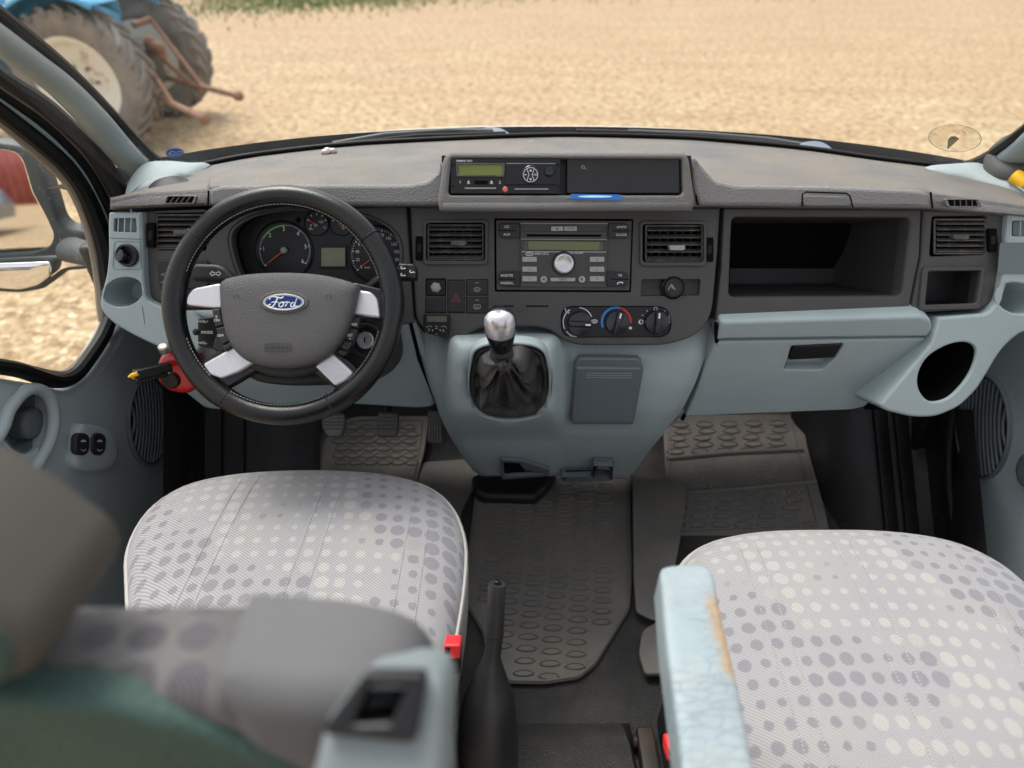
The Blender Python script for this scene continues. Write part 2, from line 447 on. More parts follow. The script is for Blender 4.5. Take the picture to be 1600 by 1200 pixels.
def fabric(name, base=(.345, .345, .352), rowscale=.0245, tw=.0062, dotmix=.72, big=False):
    s = NT(name); b = s.b; b.inputs['Roughness'].default_value = .9; b.inputs['Specular IOR Level'].default_value = .2
    b.inputs['Sheen Weight'].default_value = .15
    sep = s.n('ShaderNodeSeparateXYZ'); s.l(s.oc(), sep.inputs[0]); X, Y, Z = sep.outputs
    Yz = s.math('SUBTRACT', Y, Z)          # cloth runs on down the front edge
    # slightly uneven weave
    wob = s.noise(6, 2); X2 = s.math('ADD', X, s.math('MULTIPLY', wob, .012)); Y2 = s.math('ADD', Yz, s.math('MULTIPLY', s.noise(5, 2), .010))
    row = s.math('FLOOR', s.math('DIVIDE', Y2, rowscale))
    Xs = s.math('ADD', X2, s.math('MULTIPLY', row, rowscale*.12))
    cx = s.math('FLOOR', s.math('DIVIDE', Xs, rowscale*1.05))
    fx = s.math('SUBTRACT', s.math('FRACT', s.math('DIVIDE', Xs, rowscale*1.05)), .5)
    fy = s.math('SUBTRACT', s.math('FRACT', s.math('DIVIDE', Y2, rowscale)), .5)
    cell = s.n('ShaderNodeCombineXYZ'); s.l(cx, cell.inputs[0]); s.l(row, cell.inputs[1])
    ns = s.noise(.19, 1, .5, vec=cell.outputs[0]); ns2 = s.noise(.135, 1, .5, vec=cell.outputs[0], out=1)
    sp2 = s.n('ShaderNodeSeparateColor'); s.l(ns2, sp2.inputs[0])
    jit = s.n('ShaderNodeTexWhiteNoise'); s.l(cell.outputs[0], jit.inputs[0])
    rad = s.math('ADD', s.ramp(ns, [(.30, .15), (.5, .29), (.66, .44)]), s.math('MULTIPLY', jit.outputs[0], .05))
    if big: rad = s.math('ADD', .33, s.math('MULTIPLY', jit.outputs[0], .1))
    edge = s.math('MULTIPLY', s.math('SUBTRACT', s.noise(260, 2), .5), .16)
    d = s.math('ADD', s.math('SQRT', s.math('ADD', s.math('POWER', fx, 2), s.math('POWER', fy, 2))), edge)
    dot = s.ramp(s.math('SUBTRACT', rad, d), [(0, 0), (.035, 1)])
    cream = s.ramp(sp2.outputs[1], [(.53, 0), (.55, 1)])
    if big: cream = s.math('MULTIPLY', cream, 0.0)
    # broad, soft tint differences of the cloth
    tint = s.mix(s.ramp(s.noise(5, 2), [(.35, 0), (.65, 1)]), tuple(k*.93 for k in base), (base[0]*1.03, base[1]*1.0, base[2]*.99))
    tint = s.mix(s.math('MULTIPLY', s.ramp(s.noise(7, 1), [(.5, 0), (.7, 1)]), .5), tint, (.37, .37, .335))
    dcol = s.mix(cream, (.045, .042, .05) if big else (.175, .168, .20), (.47, .455, .41))
    c = s.mix(s.math('MULTIPLY', dot, dotmix), tint, dcol)
    # twill
    diag = s.math('SINE', s.math('MULTIPLY', s.math('ADD', s.math('MULTIPLY', Yz, 1.5), X), 2*PI/tw))
    tf = s.ramp(s.math('MULTIPLY_ADD', diag, .5, .5), [(.15, 0), (.6, 1)])
    c = s.mix(s.math('MULTIPLY', s.math('SUBTRACT', 1, tf), .55), c, (.135, .125, .135))
    c = s.mix(s.math('MULTIPLY', s.ramp(s.noise(900, 2), [(.35, 0), (.65, 1)]), .18), c, (.24, .22, .23))
    s.l(c, b.inputs['Base Color'])
    s.bump(s.math('ADD', tf, s.noise(1400, 2)), .5, .0006)
    s.bump(s.noise(14, 4, .6), .5, .0035)
    return s.m
M['fabric'] = fabric('dotted_seat_cloth')
M['fabricb'] = fabric('dotted_backrest_cloth', (.075, .072, .068), .026, .004, .8, True)

def vinyl():
    s = NT('cracked_pale_blue_vinyl'); b = s.b
    v = s.n('ShaderNodeTexVoronoi'); v.feature = 'DISTANCE_TO_EDGE'; v.inputs['Scale'].default_value = 90
    mp = s.n('ShaderNodeMapping'); s.l(s.oc(), mp.inputs[0]); mp.inputs['Scale'].default_value = (.55, 1.5, 1)
    mx = s.mix(.014, mp.outputs[0], s.noise(26, 4, .6, out=1)); s.l(mx, v.inputs['Vector'])
    cr = s.ramp(v.outputs['Distance'], [(0, 1), (.08, 0)])
    area_ = s.ramp(s.noise(8, 3), [(.36, 0), (.5, 1)])
    cf = s.math('MULTIPLY', cr, area_)
    c = s.mix(s.ramp(s.noise(11, 5, .6), [(.3, 0), (.7, 1)]), (.20, .255, .275), (.275, .33, .345))
    sep = s.n('ShaderNodeSeparateXYZ'); s.l(s.oc(), sep.inputs[0])
    # foam showing through along the seat-side edge
    e = s.math('ADD', s.math('ADD', sep.outputs[0], .33), s.math('MULTIPLY', s.math('SUBTRACT', s.noise(45, 5, .7), .5), .03))
    yb = s.ramp(s.math('ADD', s.math('ADD', sep.outputs[1], .125), s.math('MULTIPLY', s.math('SUBTRACT', s.noise(30, 3), .5), .04)), [(.0, 0), (.02, 1), (.085, 1), (.10, 0)])
    wf = s.math('MULTIPLY', s.ramp(e, [(.0225, 0), (.0245, 1)]), yb)
    c = s.mix(wf, c, (.33, .235, .14))
    c = s.mix(s.math('MULTIPLY', cf, .38), c, (.12, .135, .14))
    c = s.mix(s.math('MULTIPLY', s.ramp(s.noise(17, 6, .7), [(.52, 0), (.75, 1)]), .5), c, (.36, .33, .27))
    s.l(c, b.inputs['Base Color']); b.inputs['Roughness'].default_value = .55
    s.bump(s.math('SUBTRACT', s.noise(30, 5), s.math('MULTIPLY', cf, 1.2)), .4, .0009); return s.m
M['vinyl'] = vinyl()

def gravel():
    s = NT('gravel'); b = s.b; b.inputs['Roughness'].default_value = .9
    v = s.n('ShaderNodeTexVoronoi'); v.inputs['Scale'].default_value = 30; s.l(s.oc(), v.inputs['Vector'])
    sp3 = s.n('ShaderNodeSeparateColor'); s.l(v.outputs['Color'], sp3.inputs[0])
    st = s.ramp(sp3.outputs[0], [(0, (.19,.125,.055)), (.35, (.30,.20,.105)), (.7, (.40,.285,.16)), (.9, (.56,.46,.29)), (1, (.70,.62,.47))])
    big = s.ramp(s.noise(.45, 6, .6), [(.35, 0), (.62, 1)])
    mid = s.ramp(s.noise(3.2, 5, .65), [(.32, 0), (.68, 1)])
    c = s.mix(s.math('MULTIPLY', big, .7), st, (.32,.20,.10))
    c = s.mix(s.math('MULTIPLY', mid, .4), c, (.48,.355,.19))
    mps = s.n('ShaderNodeMapping'); s.l(s.oc(), mps.inputs[0]); mps.inputs['Scale'].default_value = (.35, 1.6, 1); mps.inputs['Rotation'].default_value = (0, 0, .12)
    c = s.mix(s.math('MULTIPLY', s.ramp(s.noise(1.1, 5, .6, vec=mps.outputs[0]), [(.45, 0), (.62, 1)]), .6), c, (.27,.165,.09))
    sep = s.n('ShaderNodeSeparateXYZ'); s.l(s.oc(), sep.inputs[0])
    # bare reddish earth further from the van
    far = s.ramp(s.math('ADD', s.math('DIVIDE', sep.outputs[1], 20), s.math('MULTIPLY', s.math('SUBTRACT', s.noise(.5, 4), .5), .5)), [(.3, 0), (.75, 1)])
    c = s.mix(s.math('MULTIPLY', far, .5), c, (.33,.195,.115))
    c = s.mix(s.math('MULTIPLY', s.ramp(s.noise(13, 3, .6), [(.44, 0), (.6, 1)]), .42), c, (.60,.49,.31))
    c = s.mix(s.math('MULTIPLY', s.ramp(s.noise(10, 4, .6, out=0), [(.38, 1), (.48, 0)]), .75), c, (.19,.115,.055))
    s.l(c, b.inputs['Base Color']); s.bump(v.outputs['Distance'], .9, .015); return s.m
M['gravel'] = gravel()
def redsheet():
    s = NT('red_corrugated_sheet'); b = s.b; b.inputs['Roughness'].default_value = .6
    c = s.mix(s.ramp(s.noise(1.2, 6, .6), [(.35, 0), (.7, 1)]), (.23, .05, .045), (.33, .10, .09)); s.l(c, b.inputs['Base Color']); return s.m
M['redsheet'] = redsheet()
M['grass'] = pm('grass_blades', (.12, .20, .045), .7, var=.4)

# ================================================================ SETTING
g = MB()
n = 40
rows = [[V3((-160+320*i/n, -160+320*j/n, 0)) for i in range(n+1)] for j in range(n+1)]
g.grid(rows); gr = g.build('ground', M['gravel'], kind='structure', label='pale tan gravel yard in front of the van')
FZ = CZ - 1.20        # cab floor height
# grass tufts
g = MB(); random.seed(3)
for cx, cy, sx, sy, n_ in ((-6.3, 17.3, 1.1, 1.2, 900), (-4.6, 17.6, 1.4, .8, 1300), (-2.9, 19.2, 1.4, .8, 700), (-5.5, 20, 5, 1.2, 3000)):
    for i in range(n_):
        x, y = random.gauss(cx, sx), random.gauss(cy, sy); h = random.uniform(.04, .13); a = random.random()*6.28
        d = V3((math.cos(a), math.sin(a), 0))*.018; l = V3((random.uniform(-.06,.06), random.uniform(-.06,.06), h))
        p = V3((x, y, 0)); g.add([p-d, p+d, p+l], [(0,1,2)])
g.build('grass', M['grass'], kind='stuff', label='patch of thin green grass at the far edge of the gravel')

# ================================================================ VAN SHELL (windscreen, pillars, bonnet, floor, roof behind the seats)
van = thing('van', 'white van cab with grey-blue pillar trim, windscreen and black rubber floor', 'van', (.09, .9, FZ-.1))
ZT = CZ - .405        # height of the dash top at the glass
wb = [(150,318),(205,298),(262,272),(330,256),(400,243),(540,227),(700,218),(880,212),(1080,217),(1250,232),(1380,250),(1490,262),(1580,262),(1700,258)]
base = [onZ(x, y, ZT) for x, y in wb]
wbs = cat([tuple(p) for p in base[1:]], 5, False)
# black frit band at the foot of the glass
g = MB(); lo = [V3(p)+V3((0,.004,-.03)) for p in wbs]; 
def up(p, h): p = V3(p); return p + V3((0, -h*1.15, h))
md = [up(p, .003) for p in wbs]
g.loop_strip([lo, [V3(p) for p in wbs], md], False)
g.build('glass_edge_band', M['seal'], van, solid=.006)
# windscreen pane
X0 = .09
def wsp(x, h): return None
g = MB(); rows = []
for k in range(7):
    h = .10*k
    row = []
    for p in wbs:
        q = up(V3(p), .0125 + h); q.x = X0 + (q.x-X0)*(1-.035*k); q.y = q.y + .002*k; row.append(q)
    rows.append(row)
g.grid(rows); g.build('windscreen', M['glass'], van)
# pillar trim, left: follows pixels on a plane leaning inwards
def pil(pts):   # (px, py, X)
    return [onX(x, y, X) for x, y, X in pts]
A = pil([(262,296,-.755),(234,278,-.75),(200,248,-.735),(150,190,-.715),(98,137,-.70),(48,99,-.685),(0,64,-.67),(-60,22,-.65)])
rad = [.020,.025,.0275,.026,.0235,.0225,.022,.022]
g = MB(); A2 = cat([tuple(p) for p in A], 5, False); rr = [interp(i/5, list(enumerate(rad))) for i in range(len(A2))]
g.tube(A2, rr, 20, flat=.8); 
# foot of the trim spreading over the dash
foot = [(196,308),(203,280),(226,257),(262,253),(300,256),(328,257),(305,271),(276,285),(240,294),(212,302)]
def cons(poly, z0, bump):
    l = [onZ(x, y, z0) for x, y in poly]; return l
fl = cons(cat(foot, 4), ZT+.004, 0); c0 = sum(fl, V3())/len(fl)
loops = []
for r_, h in ((1,-.03),(1,0),(.93,.004),(.8,.007),(.5,.010),(.1,.011)):
    loops.append([c0 + (p-c0)*r_ + V3((0,0,h)) for p in fl])
g.loop_strip(loops, True, False, True); g.build('pillar_trim', M['pillar'], van, recalc=True)
# black edge line between pillar and glass
L1 = pil([(262,262,-.73),(236,243,-.73),(205,212,-.72),(155,158,-.70),(100,104,-.685),(50,62,-.67),(0,22,-.655),(-60,-25,-.64)])
g = MB(); g.tube(cat([tuple(p) for p in L1], 4, False), .010, 8)
g.build('windscreen_seal', M['seal'], van); g = MB()
R1 = pil([(1700,120,.84),(1650,165,.85),(1600,206,.86),(1570,228,.87),(1545,245,.885),(1515,258,.90),(1485,262,.90)])
g.tube(cat([tuple(p) for p in R1], 4, False), .011, 8)
g.build('windscreen_seal', M['seal'], van)
# right pillar trim
B = pil([(1500,278,.91),(1545,264,.905),(1590,240,.89),(1625,215,.88),(1680,175,.86),(1740,130,.85)])
g = MB(); B2 = cat([tuple(p) for p in B], 5, False)
g.tube(B2, [interp(i/5, [(0,.012),(1,.018),(2,.026),(3,.03),(5,.032)]) for i in range(len(B2))], 18, flat=.8)
foot = [(1445,262),(1480,258),(1530,256),(1580,262),(1640,270),(1640,330),(1590,302),(1530,284),(1480,272)]
fl = cons(cat(foot, 4), ZT+.004, 0); c0 = sum(fl, V3())/len(fl); loops = []
for r_, h in ((1,-.03),(1,0),(.93,.004),(.8,.007),(.5,.010),(.1,.011)): loops.append([c0 + (p-c0)*r_ + V3((0,0,h)) for p in fl])
g.loop_strip(loops, True, False, True); g.build('pillar_trim', M['pillar'], van, recalc=True)
# bonnet edge and scuttle outside the glass
hoodpts = [(-.86,1.25),(-.74,1.42),(-.5,1.56),(-.2,1.64),(.09,1.66),(.38,1.64),(.68,1.56),(.92,1.42),(1.04,1.25)]
g = MB(); rows = []
hs_ = cat(hoodpts, 5, False)
for dy, dz in ((-.05,-.13),(0,-.064),(.02,-.062),(.12,-.084),(.3,-.14),(.55,-.26),(.7,-.40),(.74,-.7),(.74,-1.0)):
    rows.append([V3((X0+(x-X0)*(1+dy*.05), y+dy, ZT+.012+dz)) for x, y in hs_])
g.grid(rows); g.build('bonnet', M['paint'], van, recalc=True)
# cowl between glass and bonnet
g = MB(); rows = []
for k, (f, dz) in enumerate(((0,-.03),(.35,-.040),(.7,-.058),(1,-.085))):
    row = []
    for i, (x, y) in enumerate(hs_):
        yb = y - .09
        row.append(V3((x, lerp(yb, y+.0, f), ZT + .012 + dz)))
    rows.append(row)
g.grid(rows); g.build('scuttle_panel', M['btn'], van, recalc=True)
# wipers
for pts, rads in (([(420,243),(500,226),(600,211),(700,203),(757,200)], .005), ([(1000,216),(1100,213),(1180,216),(1235,221)], .005)):
    pass
def onrel(x, y, Y): return onY(x, y, Y)
# floor
g = MB()
FX0, FX1 = -.82, .99
g.box(((FX0+FX1)/2, .55, FZ-.02), (1,0,0), (0,1,0), (0,0,1), FX1-FX0, 2.2, .04)
g.build('floor_pan', M['carpet'], van)
# toe board and bulkhead below the dash
g = MB(); g.box((X0, 1.56, FZ+.30), (1,0,0), (0,1,0), (0,0,1), FX1-FX0, .04, .70)
g.build('bulkhead', M['trim'], van)
# floor tunnel hump between the seats
g = MB(); rows = []
for Y, z in ((-.6,.10),(.25,.10),(.38,.10),(.50,.055),(.56,.0)):
    rows.append([V3((x, Y, FZ+.003+z*hh)) for x, hh in ((-.06,0),(-.045,.9),(-.02,1),(.15,1),(.20,.95),(.215,0))])
g.grid(rows); g.build('seat_plinth', M['carpet'], van, recalc=True)
# wipers as things
def wiper(name, arm, blade, cap, lab):
    t = thing(name, lab, 'wiper', onY(*arm[0]))
    g = MB(); g.tube([onY(*p) for p in arm], [.008]+[.006]*(len(arm)-1), 8); g.build('wiper_arm', M['wiper'], t)
    g = MB(); g.tube([onY(*p) for p in blade], .0045, 8, flat=1.6); g.build('wiper_blade', M['seal'], t)
    g = MB(); g.dome(Fr(onY(cap[0], cap[1], cap[2]), (1,0,0), (0,.9,.3)), cat([(cap[0]-26,cap[1]+7),(cap[0]-22,cap[1]-4),(cap[0]-4,cap[1]-8),(cap[0]+16,cap[1]-5),(cap[0]+27,cap[1]+7)], 5), -.004, .007, base=.02)
    g.build('spindle_cap', M['clip'], t)
wiper('windscreen_wiper', [(770,206,1.54),(700,204,1.53),(600,211,1.50),(520,225,1.46)], [(790,210,1.51),(650,214,1.49),(520,228,1.44),(430,240,1.37)], (770,207,1.54),
      'windscreen wiper whose cap sits above the middle of the dashboard')
wiper('windscreen_wiper', [(1268,230,1.44),(1200,218,1.48),(1100,210,1.52),(980,206,1.54)], [(1240,229,1.42),(1120,216,1.48),(1000,209,1.50),(900,206,1.52)], (1272,229,1.43),
      'windscreen wiper with blue-grey cap outside the passenger end of the windscreen')

# ================================================================ DASHBOARD
dash = thing('dashboard', 'charcoal and grey-blue plastic dashboard spanning the whole cab', 'dashboard', (.09, 1.1, CZ-.9))
# --- top skin: columns of lip -> glass
def lip(x):   # bottom and top pixel of the front edge
    b = interp(x, [(150,322),(178,325),(325,319),(490,320),(690,322),(1090,322),(1440,325),(1600,338),(1700,350)])
    if x < 325: tp = interp(x, [(150,314),(178,312),(220,302),(325,296)])
    elif x < 690: tp = 291
    elif x < 1090: tp = 296
    elif x < 1452: tp = interp(x, [(1090,292),(1150,293),(1452,299)])
    else: tp = interp(x, [(1456,302),(1600,322),(1700,334)])
    return b, tp
backtab = [(wb[i][0], onZ(wb[i][0], wb[i][1], ZT)) for i in range(len(wb))]
xs = [172,178,186,196,210,230,255,285,315,324,328,345,380,420,470,520,570,620,660,686,700,750,800,850,900,950,1000,1050,1074,1088,1110,1140,1180,1230,1280,1330,1380,1420,1446,1452,1458,1490,1530,1570,1610,1660]
bx = [(172,175),(230,215),(325,330),(420,460),(690,745),(880,880),(1090,1050),(1300,1240),(1452,1380),(1530,1480),(1600,1560),(1660,1640)]
def backpt(x):
    X = interp(x, bx)
    return V3((interp(X, [(q[0], q[1].x) for q in backtab]), interp(X, [(q[0], q[1].y) for q in backtab]), ZT-.002))
rows = [[] for _ in range(13)]
for x in xs:
    b, tp = lip(x); of = .045 if 326 < x < 1454 else .038
    edge = ss(150, 200, x)
    p0 = FA.p3(x, b+3, .01); p1 = FA.p3(x, b, of-.006); p1b = FA.p3(x, b-2.5, of); p2 = FA.p3(x, tp+5, of); p3 = FA.p3(x, tp, of-.006); p4 = FA.p3(x, tp-4, of-.02)
    q = backpt(x)
    hump = .012*ss(335, 480, x)*(1-ss(1200, 1450, x)) 
    hump += .03*(math.exp(-((x-700)/28)**2) + math.exp(-((x-1088)/28)**2))*0
    pts = [p0, p1, p1b, p2, p3, p4]
    for k in range(1, 8):
        t = k/7; pp = p4.lerp(q, t); pp.z += hump*math.sin(PI*min(1, t*1.2))*(1-t); pts.append(pp)
    for r_, pnt in zip(rows, pts): r_.append(pnt)
g = MB(); g.grid(rows[3:]); g.build('dash_top', M['top'], dash, recalc=True, solid=.004)
g = MB(); g.grid(rows[:5]); g.build('dash_edge', M['brow'], dash, solid=.003, smooth=60)
# front lip step pieces (raised brow left and right of the instrument housing)
for outl in ([(328,321),(326,296),(345,290),(480,288),(640,288),(668,282),(683,268),(690,250),(695,262),(690,321)],
             [(1092,321),(1086,300),(1082,250),(1086,244),(1100,262),(1118,282),(1150,289),(1300,291),(1440,297),(1453,302),(1455,325)]):
    g = MB(); g.panel(FA, rnd(outl, 5), off=.054, depth=.03, bev=.006); g.build('dash_brow', M['brow'], dash)
g = MB()
for a, b_ in (((690,268),(694,320)), ((1090,320),(1084,262))):
    g.tube([FA.p3(a[0], a[1], .05), FA.p3(b_[0], b_[1], .05)], .002, 6)
g.tube([FA.p3(1454, 300, .05), FA.p3(1457, 326, .05)], .0015, 6); g.tube([FA.p3(326, 298, .05), FA.p3(325, 320, .05)], .0015, 6)
g.build('panel_gap', M['pit'], dash)
g = MB(); g.panel(FA, rnd([(1256,305),(1324,307),(1329,322),(1257,322)], 4), off=.058, depth=.012, bev=.002); g.build('catch', M['pod'], dash)
g = MB(); g.line(FA, [(1253,324),(1254,303),(1260,300),(1322,302),(1328,306),(1333,324)], 2.2, .0545); g.build('panel_gap', M['pit'], dash)
# --- small demister slots in the top
def demist(x0, y0, x1, y1, sk):
    P = lambda u, v: (lerp(x0, x1, u) + sk*(1-v), lerp(y0, y1, v))
    g = MB(); g.panel(FA, rnd([P(-.08,-.15),P(1.06,-.15),P(1.1,1.12),P(-.08,1.12)], 3), [rnd([P(0,0),P(1,0),P(1,1),P(0,1)], 2)], off=.049, depth=.006, bev=.001)
    o = g.build('demister_vent', M['brow'], dash)
    g = MB(); g.flat(FA, [P(0,0),P(1,0),P(1,1),P(0,1)], .0455); g.build('slot', M['pit'], o)
    g = MB()
    for k in range(1, 5): g.line(FA, [P(k/5+.04, 0), P(k/5-.03, 1)], 1.8, .0475)
    g.build('slat', M['slat'], o)
demist(258, 307, 300, 317, 4); demist(1484, 312, 1530, 322, -4)

# --- instrument fascia, driver side
cl = cat([(357,372),(375,346),(410,332),(470,324),(530,326),(585,340),(618,362),(629,392),(624,430),(608,452),(560,462),(470,462),(400,460),(372,430)], 4)
v1 = rnd([(242,333),(322,330),(322,392),(246,390)], 5)
g = MB()
g.panel(FA, rnd([(220,330),(636,322),(648,505),(560,520),(330,500),(262,478),(230,464)], [4,2,2,2,2,12,12]), [cl, v1], off=.012, depth=.03, bev=.003)
g.build('driver_fascia', M['fascia'], dash)
# --- centre fascia
cpoly = [(640,322),(1126,324),(1121,400),(1114,480),(1106,505),(1085,526),(1040,540),(905,540),(882,533),(862,517),(842,511),(765,510),(742,516),(718,533),(705,532),(665,520),(650,498)]
v2 = rnd([(664,346),(760,346),(760,410),(664,411)], 6)
v3_ = rnd([(1004,348),(1102,346),(1099,412),(1003,413)], 6)
rad_h = rnd([(772,341),(990,342),(986,457),(773,456)], 2)
clim = rnd([(876,478),(1048,478),(1050,527),(876,528)], [20,24,22,22], 8)
sw1 = rect(664.5,435,697,463); sw2 = rect(664.5,464,697,489); sw3 = rect(699,437,726,489); sw4 = rect(728,436,763,462); sw5 = rect(728,464,763,490)
pk = rnd([(1002,436),(1095,436),(1093,462),(1001,463)], 3)
g = MB()
g.panel(FA, rnd(cpoly, [2,2,8,12,14,14,18,18,10,10,14,14,16,8,14,14,8]), [v2, v3_, rad_h, clim, sw1, sw2, sw3, sw4, sw5, pk], off=.020, depth=.035, bev=.004, hbev=.0002)
g.build('centre_fascia', M['fascia'], dash)
g = MB(); g.line(FA, [(638,323),(650,498),(664,520)], 3, .016); g.build('panel_gap', M['pit'], dash)
# --- passenger fascia: tray and side vent
tray = rnd([(1144,339),(1423,340),(1409,462),(1139,464)], 10)
g = MB(); g.panel(FA, rnd([(1131,325),(1440,327),(1437,400),(1419,489),(1118,501),(1127,420)], 3), [tray], off=.014, depth=.03, bev=.003, hbev=.005)
g.build('passenger_fascia', M['fascia'], dash)
v4 = rnd([(1457,338),(1543,337),(1540,398),(1453,401)], 5); pk2 = rnd([(1446,421),(1537,419),(1529,480),(1439,482)], 5)
g = MB(); g.panel(FA, rnd([(1443,328),(1572,331),(1566,400),(1552,466),(1534,483),(1423,489),(1440,400)], [2,4,10,14,14,3,3]), [v4, pk2], off=.016, depth=.03, bev=.003)
g.build('side_fascia', M['fascia'], dash)

def well(fr, poly, off, depth, mat, name, parent, shrink=.82, floor=None, dy=0):
    """open-fronted box behind a hole"""
    g = MB(); l = [fr.uv(x, y, off) for x, y in poly]
    if area(l) > 0: l.reverse()
    cu = sum(q[0] for q in l)/len(l); cv = sum(q[1] for q in l)/len(l)
    l2 = [(cu+(u-cu)*shrink, cv+(v-cv)*shrink + dy) for u, v in l]
    g.loop_strip([[fr.P(u, v, off) for u, v in l], [fr.P(lerp(a[0], b[0], .9), lerp(a[1], b[1], .9), off-depth*.93) for a, b in zip(l, l2)], [fr.P(cu+(u-cu)*.95, cv+(v-cv)*.95, off-depth) for u, v in l2]], True, False, True)
    return g.build(name, mat, parent, smooth=50)
tw_ = well(FA, tray, .010, .20, pm('storage_plastic', (.042,.041,.041), .55, spec=.3, var=.06), 'storage_tray', dash, .9)
well(FA, pk2, .012, .06, M['dark'], 'coin_tray', dash, .85)
g = MB(); g.panel(FA, rnd([(1442,418),(1541,416),(1532,483),(1436,485)], 5), [rnd([(1451,424),(1534,423),(1526,474),(1446,477)], 4)], off=.021, depth=.008, bev=.002); g.build('coin_tray_frame', M['fascia'], dash)

# --- air vents
def vent(x0, y0, x1, y1, slats, hx, wheelx, wy0, wy1, tilt=0, up_=0):
    poly = rect(x0, y0, x1, y1)
    root = well(FA, rnd(poly, 4), .012, .05, M['pit'], 'air_vent', dash, .9)
    g = MB()
    for k in range(slats):
        y = lerp(y0+6, y1-6, k/(slats-1)); a = FA.p3(x0+2.5, y, .010); b_ = FA.p3(x1-2.5, y+tilt, .010)
        g.box((a+b_)/2, b_-a, FA.V*1.0 + FA.N*.5, FA.N*1.0-FA.V*.5, (b_-a).length, .0022, .012, .0008)
    g.build('slat', M['slat'], root)
    g = MB()
    for k in range(7):
        x = lerp(x0+9, x1-9, k/6); a = FA.p3(x, y0+4, -.012); b_ = FA.p3(x, y1-4, -.012)
        g.box((a+b_)/2, (1,0,0), FA.V, FA.N, .0018, (b_-a).length, .016)
    g.build('vane', M['dark'], root)
    g = MB()
    for (ax_, ay_, bx_, by_) in ((x0+1,y0+1,x1-1,y0+1),(x1-1,y0+1,x1-1,y1-1),(x1-1,y1-1,x0+1,y1-1),(x0+1,y1-1,x0+1,y0+1)):
        g.tube([FA.p3(ax_, ay_, .012), FA.p3(bx_, by_, .012)], .0019, 6)
    g.build('vent_frame', M['slat'], root)
    my = (y0+y1)/2 + up_
    g = MB(); g.panel(FA, rnd([(hx-13,my-3.5),(hx+13,my-4),(hx+13,my+3.5),(hx+9,my+5),(hx-11,my+5)], 2), off=.022, depth=.012, bev=.0015); g.build('vent_tab', M['btn'] if up_ else M['slat'], root)
    g = MB(); g.panel(FA, rnd(rect(wheelx-6, wy0-3, wheelx+6, wy1+3), 3), off=.0225, depth=.01, bev=.0005); g.build('thumbwheel_slot', M['pit'], root)
    g = MB(); c = FA.p3(wheelx, (wy0+wy1)/2, .002); hh = (wy1-wy0)/2/F*1.08
    g.lathe(c - V3((.004,0,0)), (1,0,0), [(hh*.9,0),(hh,.001),(hh,.007),(hh*.9,.008)], 40)
    g.build('thumbwheel', M['slat'], root, smooth=20)
    g = MB()
    for k in range(14):
        y = lerp(wy0+2, wy1-2, k/13)
        g.line(FA, [(wheelx-3.2, y+.8), (wheelx+3.2, y-.8)], .9, .0245 - .004*abs(k-6.5)/6.5)
    g.build('grip_ridges', M['dark'], root)
    return root
vent(244, 335, 318, 389, 6, 282, 234.5, 351, 384)
vent(668, 351, 756, 407, 6, 716, 655, 372, 404)
vent(1008, 352, 1098, 409, 5, 1058, 1109, 374, 406, up_=6)
vent(1459, 342, 1541, 397, 6, 1502, 1552, 360, 391)
# vent surround trims (raised light lower lip)
for q in ((661,343,763,414),(1000,345,1105,416)):
    x0, y0, x1, y1 = q
    g = MB(); g.panel(FA, rnd([(x0,y0),(x1,y0),(x1-1,y1),(x0,y1)], 7), [rnd([(x0+4,y0+5),(x1-5,y0+5),(x1-5,y1-6),(x0+4,y1-6)], 6)], off=.025, depth=.008, bev=.002, hbev=.001); g.build('vent_surround', M['fascia'], dash)

# --- switches in the centre
def sw(poly, name, mat=M['dark'], off=.019): 
    g = MB(); g.panel(FA, rnd([(lerp(sum(p[0] for p in poly)/4, x, .965), lerp(sum(p[1] for p in poly)/4, y, .955)) for x, y in poly], 1.5), off=off, depth=.02, bev=.0015)
    return g.build(name, mat, dash)
o = sw(sw1, 'auxiliary_socket_plate', M['black'], .015)
g = MB(); c = FA.p3(681, 449, .015); g.lathe(c, FA.N, [(.009,0),(.009,.003),(.0065,.0035),(.0065,.008),(.004,.0085),(.004,.010)], 6); g.build('jack_socket', M['btn'], o, smooth=25)
sw(sw2, 'blank_switch', M['dark'], .0205)
hz = sw(sw3, 'hazard_switch', M['dark'], .0215)
g = MB(); g.line(FA, [(712.5,459),(719,471),(706,471)], 1.6, .0220, True); g.line(FA, [(712.5,464),(715,468.5),(710,468.5)], 1, .0220, True); g.build('warning_triangle', M['hazard'], hz)
for q, yy in ((sw4, 452), (sw5, 479)):
    o = sw(q, 'heater_switch', M['dark'], .0205); g = MB()
    g.line(FA, [(743,yy-10),(748,yy-10)], 1.1, .0209)
    if yy < 460: g.line(FA, ell(745.5, yy, 5, 2.8, 14), .9, .0209, True)
    else: g.line(FA, rnd(rect(740.5, yy-3, 750.5, yy+3), 1.5), .9, .0209, True)
    for dx in (-2.5, 0, 2.5): g.line(FA, [(745.5+dx, yy+4.5), (745.5+dx-.6, yy+1), (745.5+dx+.6, yy-1.5)], .7, .0209)
    g.build('symbol', M['grey_print'], o)
